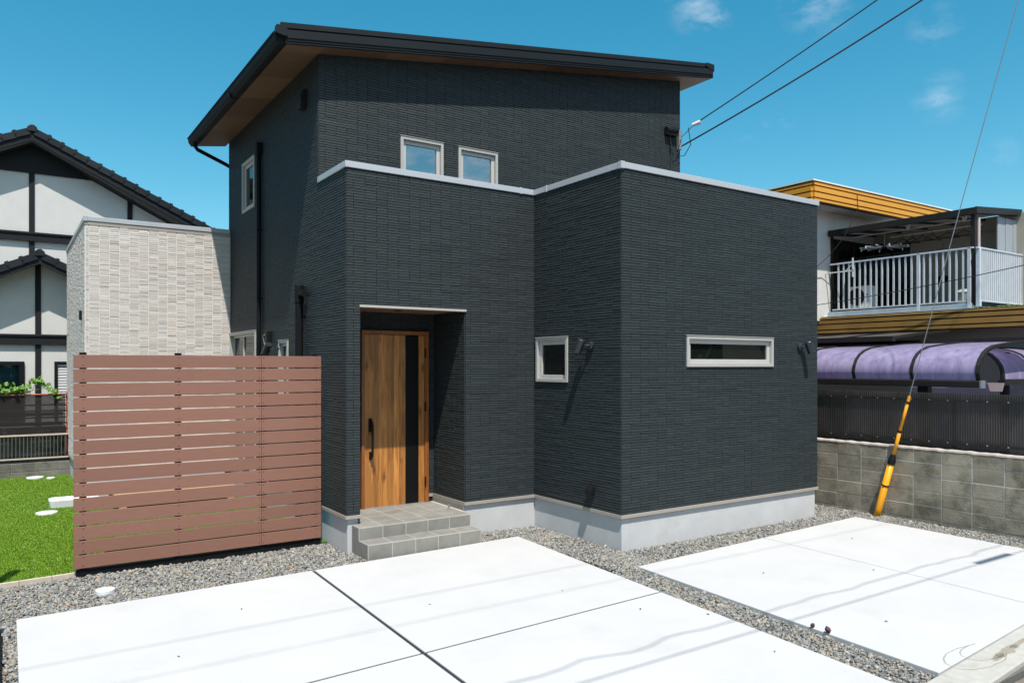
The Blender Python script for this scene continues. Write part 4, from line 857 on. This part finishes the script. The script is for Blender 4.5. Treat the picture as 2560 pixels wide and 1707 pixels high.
obj('wide_sleeve', MB().tube([at_z(-.06), at_z(.10), at_z(.80)], [.050, .048, .046], 16), M['yellow'], gy, smooth=True)
obj('collar', MB().tube([at_z(.79), at_z(.83), at_z(.87), at_z(.935)], [.052, .054, .050, .028], 16), M['blackp'], gy)
obj('band', MB().tube([at_z(.455), at_z(.475)], .052, 16), M['blackp'], gy)
obj('narrow_sleeve', MB().tube([at_z(.92), at_z(1.275)], .026, 12).tube([at_z(1.275), at_z(1.72)], .022, 12), M['yellow'], gy, smooth=True)
obj('band', MB().tube([at_z(1.262), at_z(1.287)], .028, 12), M['blackp'], gy); obj('band', MB().tube([at_z(1.70), at_z(1.722)], .028, 12), M['blackp'], gy)
obj('tip', MB().tube([at_z(1.72), at_z(1.80)], [.024, .020], 12), M['yellow'], gy)
obj('wire', MB().tube([at_z(1.75), (4.66, -1.691, 4.39), (4.66, -2.415, 6.985), (4.66, -3.3, 10.1)], .0065, 6), M['steel'], gy)

# ------------------------------------------------------------------ right neighbour: carport roofs
def carport(name, label, loc, profile, axis, a0, a1, npan, roofmat, extra=None, grp='lilac carport roofs by the smoked fence'):
    t = thing(name, label, 'carport', loc, grp); st = (a1 - a0) / npan
    P3 = (lambda p, a: (p[0], a, p[1])) if axis == 'Y' else (lambda p, a: (a, p[0], p[1]))
    for i in range(npan):
        b0, b1 = a0 + i * st + .012, a0 + (i + 1) * st - .012; m = MB(); vs = []
        for p in profile: vs += [P3(p, b0), P3(p, b1)]
        m.add(vs, [(2*j, 2*j+1, 2*j+3, 2*j+2) for j in range(len(profile) - 1)]); obj('panel', m, roofmat, t, smooth=True)
    for i in range(npan + 1):
        a = a0 + i * st; m = MB(); w = .022 if 0 < i < npan else .03; vs = []
        for j, p in enumerate(profile):
            q0 = profile[max(j-1, 0)]; q1 = profile[min(j+1, len(profile)-1)]; d = Vector((q1[0]-q0[0], q1[1]-q0[1])).normalized(); n_ = Vector((-d.y, d.x)) 
            for dn in (.022, -.022):
                for da in (-w, w): vs.append(P3((p[0] + n_.x * dn, p[1] + n_.y * dn), a + da))
        fs = []
        for j in range(len(profile) - 1):
            o = 4 * j; fs += [(o, o+1, o+5, o+4), (o+1, o+3, o+7, o+5), (o+3, o+2, o+6, o+7), (o+2, o, o+4, o+6)]
        fs += [(0, 1, 3, 2), (4*len(profile)-4, 4*len(profile)-3, 4*len(profile)-1, 4*len(profile)-2)]
        m.add(vs, fs); obj('rib', m, M['bronze'], t, smooth=False)
    return t, P3
prof = [(5.395, 2.03), (5.36, 2.14), (5.385, 2.24), (5.44, 2.33), (5.53, 2.41), (5.66, 2.475), (5.85, 2.525), (6.3, 2.57), (6.85, 2.61), (7.4, 2.63)]
cpA, _ = carport('carport', 'nearer lilac curved carport roof with dark ribs above the smoked fence', (5.4, -1.6, 2), prof, 'Y', -1.60, 4.12, 6, M['purple'])
bm_ = MB(); bm_.box(5.32, 5.44, -1.64, 4.2, 1.925, 2.02); obj('gutter_beam', bm_, M['bronze'], cpA, bevel=.01)
obj('end_cap', MB().box(5.318, 5.445, -1.665, -1.641, 1.918, 2.028), M['steel'], cpA)
obj('post', MB().box(5.58, 5.70, -.78, -.62, -.1, 2.10), M['bronze'], cpA)
obj('ridge_beam', MB().box(7.36, 7.44, -1.62, 4.2, 2.63, 2.70), M['bronze'], cpA)
prof2 = [(-1.42, 2.03), (-1.415, 2.14), (-1.385, 2.24), (-1.33, 2.33), (-1.25, 2.41), (-1.12, 2.47), (-.9, 2.52), (-.4, 2.56)]
cpB, _ = carport('carport', 'second lilac curved carport roof running off the right edge, beyond the first', (6.5, -1.4, 2), prof2, 'X', 6.55, 9.6, 3, M['purple'])
obj('gutter_beam', MB().box(6.5, 9.6, -1.47, -1.37, 1.94, 2.02), M['bronze'], cpB)
obj('post', MB().box(7.2, 7.3, -1.2, -1.1, -.1, 2.45), M['bronze'], cpB)
cpC, _ = carport('carport', 'flat grey canopy roof with dark frame just under the lower mustard fascia', (6.5, 1, 2.7), [(6.4, 2.72), (7.2, 2.80), (8.3, 2.88)], 'Y', .25, 5.2, 5, M['clearroof'], grp='canopies')
obj('front_beam', MB().box(6.33, 6.42, .2, 5.2, 2.66, 2.745), M['bronze'], cpC)

# the house itself
nh = thing('balcony_house', 'neighbouring house with mustard cladding bands, pale balcony railing and dark awning', 'house', (8.66, 0, 0))
obj('white_wall', MB().box(8.05, 9.6, 2.95, 8, 3.2, 5.62).box(9.6, 14, 2.95, 8, 3.2, 5.62), M['nwall'], nh)
obj('ground_floor_wall', MB().box(8.9, 9.1, -6, 8, -.1, 2.95), M['nwall2'], nh)
obj('dark_sliding_window', MB().box(8.80, 9.55, 2.925, 2.949, 3.38, 5.0).box(9.60, 10.35, 2.93, 2.949, 3.38, 5.0), M['darkglass'], nh)
obj('window_surround', MB().box(8.74, 8.798, 2.91, 2.949, 3.36, 5.06).box(9.551, 9.599, 2.91, 2.949, 3.36, 5.0), M['bronze'], nh)
obj('upper_soffit', MB().box(7.36, 14, 2.46, 8, 5.56, 5.60), M['nsoffit'], nh)
def bands(x0, x1, y0, y1, ztop, hs, side, mt_=M['mustard']):
    z = ztop
    for h in hs:
        m = MB()
        m.prism([(0, z - h), (.05, z - h), (.05, z - .030), (.03, z - .024), (0, z - .024)], 0, 1, 'Y')
        if side == 'F': m.v = [(x0 + (x1 - x0) * y, y0 - p, z_) for p, y, z_ in [(v[0], v[1], v[2]) for v in m.v]]
        else: m.v = [(x0 - p, y0 + (y1 - y0) * y, z_) for p, y, z_ in [(v[0], v[1], v[2]) for v in m.v]]
        obj('cladding_band', m, mt_, nh); z -= h
UF = [.075, .122, .122, .075]
bands(7.30, 14, 2.40, 2.40, 5.955, UF, 'F'); bands(7.30, 7.30, 2.40, 8, 5.955, UF, 'S')
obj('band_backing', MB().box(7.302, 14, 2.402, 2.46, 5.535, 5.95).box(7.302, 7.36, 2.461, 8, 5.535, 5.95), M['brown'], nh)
obj('roof', MB().box(7.24, 14, 2.34, 8, 5.957, 5.985), M['shutter'], nh)
LF = [.062, .095, .12, .08]
bands(8.40, 8.40, 8, -5, 3.285, LF, 'S', M['mustard_dark']); obj('band_backing', MB().box(8.402, 8.5, -5, 8, 2.93, 3.28), M['brown'], nh)
obj('canopy_underside', MB().box(8.5, 9.5, -5, 8, 2.93, 2.96), M['brown'], nh)
obj('lower_roof', MB().box(8.5, 14, -5, 8, 3.27, 3.285), M['steelbeam'], nh)
ms = MB()
for i in range(260):
    x = 8.75 + random.random() * 1.3; y = random.uniform(-1.0, .1); r_ = random.uniform(.02, .06); ms.add([(x + v[0] * r_, y + v[1] * r_, 3.29 + v[2] * r_ * .9) for v in ICO_V], [tuple(f) for f in ICO_F])
obj('moss', ms, M['moss'], nh, kind='stuff')
# balcony: floor beam, railing with balusters
RXb, RYa, RYb_ = 8.66, .03, 2.84
obj('balcony_floor', MB().box(8.70, 10.4, .05, 2.95, 3.30, 3.36), M['steelbeam'], nh)
obj('edge_beam', MB().box(8.64, 8.70, 0.0, 2.95, 3.295, 3.395), M['steelbeam'], nh, bevel=.006)
rl = obj('railing', MB().box(8.635, 8.685, RYa - .06, RYb_ + .1, 4.405, 4.435), M['rail'], nh, bevel=.005)
obj('lower_rail', MB().box(8.645, 8.675, RYa, RYb_, 3.425, 3.45), M['rail'], rl)
bs = MB().box(-.012, .012, -.015, .015, 0, .955).mesh('baluster', M['rail'])
for i in range(22):
    y = .16 + i * .121
    if abs(y - .99) > .05: inst('baluster', bs, rl, (8.66, y, 3.45))
for y in (.99, .05): obj('post', MB().box(8.635, 8.685, y - .03, y + .03, 3.31, 4.43), M['rail'], rl, bevel=.004)
rs = obj('railing', MB().box(8.60, 11.6, -.135, -.085, 4.39, 4.42), M['rail'], nh, bevel=.005)
obj('lower_rail', MB().box(8.66, 11.6, -.125, -.095, 3.425, 3.45), M['rail'], rs)
obj('post', MB().box(8.63, 8.70, -.145, -.075, 3.33, 4.41), M['rail'], rs, bevel=.004)
bs2 = MB().box(-.021, .021, -.012, .012, 0, .945).mesh('baluster', M['rail'])
for i in range(36): inst('baluster', bs2, rs, (8.80 + i * .080, -.11, 3.45))
# awning over the balcony
aw = MB(); aw.prism([(8.64, 5.06), (10.45, 5.24), (10.45, 5.30), (8.64, 5.175)], -.05, 2.93, 'Y'); aw = MB().add([(8.70, -.05, 5.13), (10.45, -.05, 5.27), (10.45, 2.93, 5.27), (8.70, 2.93, 5.13)], [(0, 1, 2, 3)]); awn = obj('awning', aw, M['clearroof'], nh)
for i in range(6): obj('rafter', MB().box(8.70, 10.45, -.03 + i * .58, .01 + i * .58, 5.05, 5.09, shear=lambda x, y: (x - 8.7) * .08), M['bronze'], awn)
obj('awning_beam', MB().box(8.62, 8.70, -.06, 2.93, 5.035, 5.16), M['bronze'], awn, bevel=.006); obj('awning_end', MB().prism([(8.62, 5.04), (10.45, 5.20), (10.45, 5.315), (8.62, 5.165)], -.10, -.061, 'Y'), M['bronze'], awn)
obj('awning_post', MB().box(8.665, 8.74, -.045, .03, 3.36, 5.05), M['bronze'], awn)
obj('drain_pipe', MB().tube([(8.80, -.05, 4.42), (8.80, -.05, 4.98)], .026, 10), M['pink'], nh)
# back of the balcony: dark window, beige sliding panels, end wall
obj('balcony_wall', MB().box(10.4, 10.6, -3, 2.95, 3.2, 5.25), M['nwall2'], nh)
bd = obj('dark_window', MB().box(10.36, 10.399, 2.10, 2.70, 3.38, 4.95).box(10.375, 10.399, 2.70, 2.93, 3.38, 5.0), M['darkglass'], nh)
for y0, y1 in ((1.38, 2.06), (.82, 1.37), (.10, .81)): obj('sliding_panel', MB().box(10.36, 10.398, y0, y1, 3.38, 4.95), M['nwall2'], nh, bevel=.004)
hp = MB().box(10.335, 10.359, 1.40, 1.49, 4.0, 4.14).box(10.335, 10.359, 1.26, 1.35, 4.0, 4.14); obj('pull', hp, M['blackp'], nh, bevel=.02)
for i in range(5): obj('grey_sheet', MB().box(9.62 + i * .16, 9.77 + i * .16, -.02 + .006 * (i % 2), .0 + .006 * (i % 2), 3.5, 5.10), M['nsheet'], nh)
obj('rusty_wall', MB().box(10.47, 13, -.36, -.18, 3.3, 5.27), M['rustwhite'], nh)
obj('rusty_frame', MB().box(10.42, 10.47, -.37, -.17, 3.3, 5.29), M['rustpipe'], nh)
obj('wall_vent', MB().box(8.0, 8.05, 2.98, 3.12, 4.02, 4.2), M['blackp'], nh)
# loose things on the balcony
ac = thing('air_conditioner', 'white outdoor air conditioner unit with round black fan on the balcony', 'air conditioner', (9.4, 2.5, 3.36))
AX = 8.90
obj('casing', MB().box(AX, AX + .28, 2.14, 2.62, 3.44, 3.93), M['acwhite'], ac, bevel=.015)
obj('fan_grille', MB().tube([(AX - .001, 2.44, 3.70), (AX - .010, 2.44, 3.70)], .185, 28), M['blackp'], ac)
gr = MB()
for k_ in range(3): r_ = .055 + k_ * .055; gr.tube([(AX - .014, 2.44 + r_ * math.cos(a_ / 24 * 6.2832), 3.70 + r_ * math.sin(a_ / 24 * 6.2832)) for a_ in range(25)], .0035, 4, False)
for k_ in range(8): a_ = k_ * .7854; gr.tube([(AX - .014, 2.44, 3.70), (AX - .014, 2.44 + .18 * math.cos(a_), 3.70 + .18 * math.sin(a_))], .003, 4)
obj('grille_wire', gr, M['bronze'], ac); obj('nameplate', MB().box(AX - .006, AX - .001, 2.18, 2.24, 3.72, 3.76), M['nwall2'], ac)
obj('foot', MB().box(AX + .02, AX + .26, 2.20, 2.25, 3.36, 3.44), M['blackp'], ac); obj('foot', MB().box(AX + .02, AX + .26, 2.50, 2.55, 3.36, 3.44), M['blackp'], ac)
ROD = []
for x, z, y1, l in ((9.0, 5.0, 2.55, 'upper steel laundry rod under the awning'), (9.25, 4.93, 1.9, 'lower steel laundry rod under the awning')):
    ROD.append(solo('laundry_rod', MB().tube([(x, .10, z), (x, y1, z)], .014, 8), M['rod'], l, 'rod', (x, .1, z), 'laundry rods under the awning'))
for y in (1.38, .30):
    m = MB().box(8.985, 9.015, y - .015, y + .015, 4.985, 5.06).box(8.985, 9.015, y - .04, y - .016, 5.02, 5.09).box(8.985, 9.015, y + .016, y + .03, 5.02, 5.10); obj('clip', m, M['white'], ROD[0])
hm = MB(); hm.tube([(0, 0, 0), (0, .015, .012), (0, .025, -.01), (0, 0, -.03), (0, 0, -.07)], .005, 6).tube([(0, 0, -.06), (0, .20, -.16), (0, .20, -.17), (0, -.20, -.17), (0, -.20, -.16), (0, 0, -.06)], .007, 6)
hml = hm.mesh('coat_hanger', M['blackp']); hl = ['black plastic coat hanger hanging furthest left on the lower laundry rod', 'black plastic coat hanger turned edge on, second along the lower laundry rod', 'black plastic coat hanger in the middle of the lower laundry rod', 'black plastic coat hanger turned edge on, right of the middle one on the laundry rod', 'black plastic coat hanger facing out left of the dark awning post', 'black plastic coat hanger hanging closest to the dark awning post']
for i, (y, rz) in enumerate(((1.62, 1.2), (1.42, 1.35), (1.22, .25), (1.02, 1.2), (.72, .5), (.42, .15))):
    o = bpy.data.objects.new('coat_hanger', hml); C.objects.link(o); o.location = (9.25, y, 4.93); o.rotation_euler = (0, 0, rz); o['label'] = hl[i]; o['category'] = 'hanger'; o['group'] = 'coat hangers on the balcony rod'
pd = thing('drying_rack', 'round pale clip drying rack hanging from the upper laundry rod', 'drying rack', (9.0, 1.88, 4.7))
obj('hook', MB().tube([(9.0, 1.88, 5.015), (9.0, 1.88, 4.71)], .006, 6), M['rod'], pd); ar = MB()
for k_ in range(12): a_ = k_ * .5236 + .2; ar.tube([(9.0 + .05 * math.cos(a_), 1.88 + .05 * math.sin(a_), 4.71), (9.0 + .46 * math.cos(a_), 1.88 + .46 * math.sin(a_), 4.70)], .005, 5)
obj('arms', ar, M['white'], pd); obj('hub', MB().tube([(9.0, 1.88, 4.69), (9.0, 1.88, 4.73)], .06, 14), M['blackp'], pd); cp_ = MB()
for k_ in range(12): a_ = k_ * .5236 + .2; cp_.box(9.0 + .46 * math.cos(a_) - .007, 9.0 + .46 * math.cos(a_) + .007, 1.88 + .46 * math.sin(a_) - .010, 1.88 + .46 * math.sin(a_) + .010, 4.66 if k_ % 2 else 4.69, 4.712)
obj('pegs', cp_, M['white'], pd)
hk = MB().box(8.55, 8.57, 2.3, 3.02, 4.22, 4.245).box(8.55, 8.57, 2.30, 2.325, 4.1, 4.50).tube([(8.56, 2.32, 4.36), (8.56, 2.47, 4.24)], .010, 6)
solo('pole_bracket', hk, M['white'], 'white metal laundry pole bracket fixed to the far end of the balcony railing', 'bracket', (8.56, 2.6, 4.2))
bn = thing('storage_bin', 'dim greenish covered bin behind the railing near the balcony corner', 'bin', (9.3, .42, 3.36))
obj('body', MB().tube([(9.3, .42, 3.36), (9.3, .42, 3.66)], [.15, .18], 14), M['nwall2'], bn); obj('lid', MB().tube([(9.3, .42, 3.66), (9.3, .42, 3.72)], [.19, .10], 14), M['nsheet'], bn)
solo('telephone_wire', MB().tube(sag((8.1, 2.9, 3.52), (8.3, -1.6, 4.05), .05), .008, 6), M['cable'], 'thin black wire crossing in front of the balcony railing', 'wire', (8.1, 2.9, 3.5))
solo('roof_wire', MB().tube([(8.75, 2.33, 5.86), (8.80, 2.34, 5.55), (8.55, 2.5, 4.95), (8.35, 2.75, 4.55), (8.05, 2.85, 4.30), (8.0, 2.9, 3.6)], .007, 6), M['cable'], 'thin black wire hanging from the mustard roof edge to the balcony end', 'wire', (8.75, 2.33, 5.8))
sm = solo('meter_box', MB().box(8.0, 8.04, 2.90, 2.949, 3.6, 3.75), M['blackp'], 'small dark box on the white wall left of the balcony', 'box', (8.0, 2.9, 3.6))
pg = solo('notice_plate', MB().prism([(-1.66, 1.86), (-1.50, 1.86), (-1.47, 1.985), (-1.69, 1.985)], 5.95, 5.97, 'X'), M['pink'], 'pinkish tapered plate hanging under the second carport beam', 'plate', (5.95, -1.6, 1.9))
solo('garden_shed', MB().box(7.6, 7.8, -6.5, .6, .5, 1.95), M['nsheet'], 'pale grey low shed standing under the carports behind the smoked fence', 'shed', (7.7, -2, .5), bevel=.03)

# ------------------------------------------------------------------ street side: cables that shade the slabs, trees that the lower windows mirror
def street_cable(h, y0, y1, r_, x0, x1, label, wave=0.0):
    # shadow should fall on Y = y at ground: the cable hangs h / 2.12 nearer the street
    a = (x0, y0 - h / 2.12, h); b = (x1, y1 - h / 2.12, h); pts_ = sag(a, b, .12, 20) if not wave else [(x, y + wave * mnoise.noise((i * .45, 0, 7)), z + wave * mnoise.noise((i * .45, 9, 3))) for i, (x, y, z) in enumerate(sag(a, b, .12, 240))]
    solo('street_cable', MB().tube(pts_, r_, 6), M['cable'], label, 'cable', a, 'cables along the street')
street_cable(6.0, -2.60, -2.70, .009, -30, 22, 'lowest thick cable above the street, its shadow sharpest on the slabs')
street_cable(6.6, -2.33, -2.42, .008, -30, 22, 'street cable second from the bottom', .07)
street_cable(9.5, -.10, -.25, .006, -30, 22, 'upper street cable with a faint shadow near the house')
street_cable(10.0, -.75, -.95, .005, -30, 22, 'topmost cable strung above the street')
solo('cable_closure', MB().tube([(2.95 - 6.0 * .189, -2.66 - 6.0 / 2.12, 5.93), (3.75 - 6.0 * .189, -2.665 - 6.0 / 2.12, 5.93)], .040, 12), M['blackp'], 'black cable closure hanging on the lowest street cable', 'closure', (1.85, -5.5, 5.93))
tr_ = MB(); rt = random.Random(9)
for i in range(16):
    cx = -42 + i * 5.2 + rt.uniform(-1.5, 1.5); cy = -24 + rt.uniform(-3, 3); hh = rt.uniform(4.5, 8)
    tr_.tube([(cx, cy, -.1), (cx, cy, hh * .6)], [.2, .1], 6)
    for k_ in range(230):
        d = Vector((rt.gauss(0, 1), rt.gauss(0, 1), rt.gauss(0, 1))).normalized() * rt.uniform(.3, 1) ** .5; p = Vector((cx + d.x * 2.9, cy + d.y * 2.4, hh * .62 + d.z * hh * .42)); a_ = Vector((rt.gauss(0, 1), rt.gauss(0, 1), rt.gauss(0, 1))).normalized(); b_ = a_.orthogonal().normalized(); c_ = a_.cross(b_); s_ = rt.uniform(.3, .6)
        tr_.add([p + b_ * s_, p + c_ * s_, p - b_ * s_, p - c_ * s_], [(0, 1, 2, 3)])
to_ = obj('treeline', tr_, M['treeleaf'], None, kind='stuff'); to_['label'] = 'row of dark green trees across the street'; to_['category'] = 'trees'
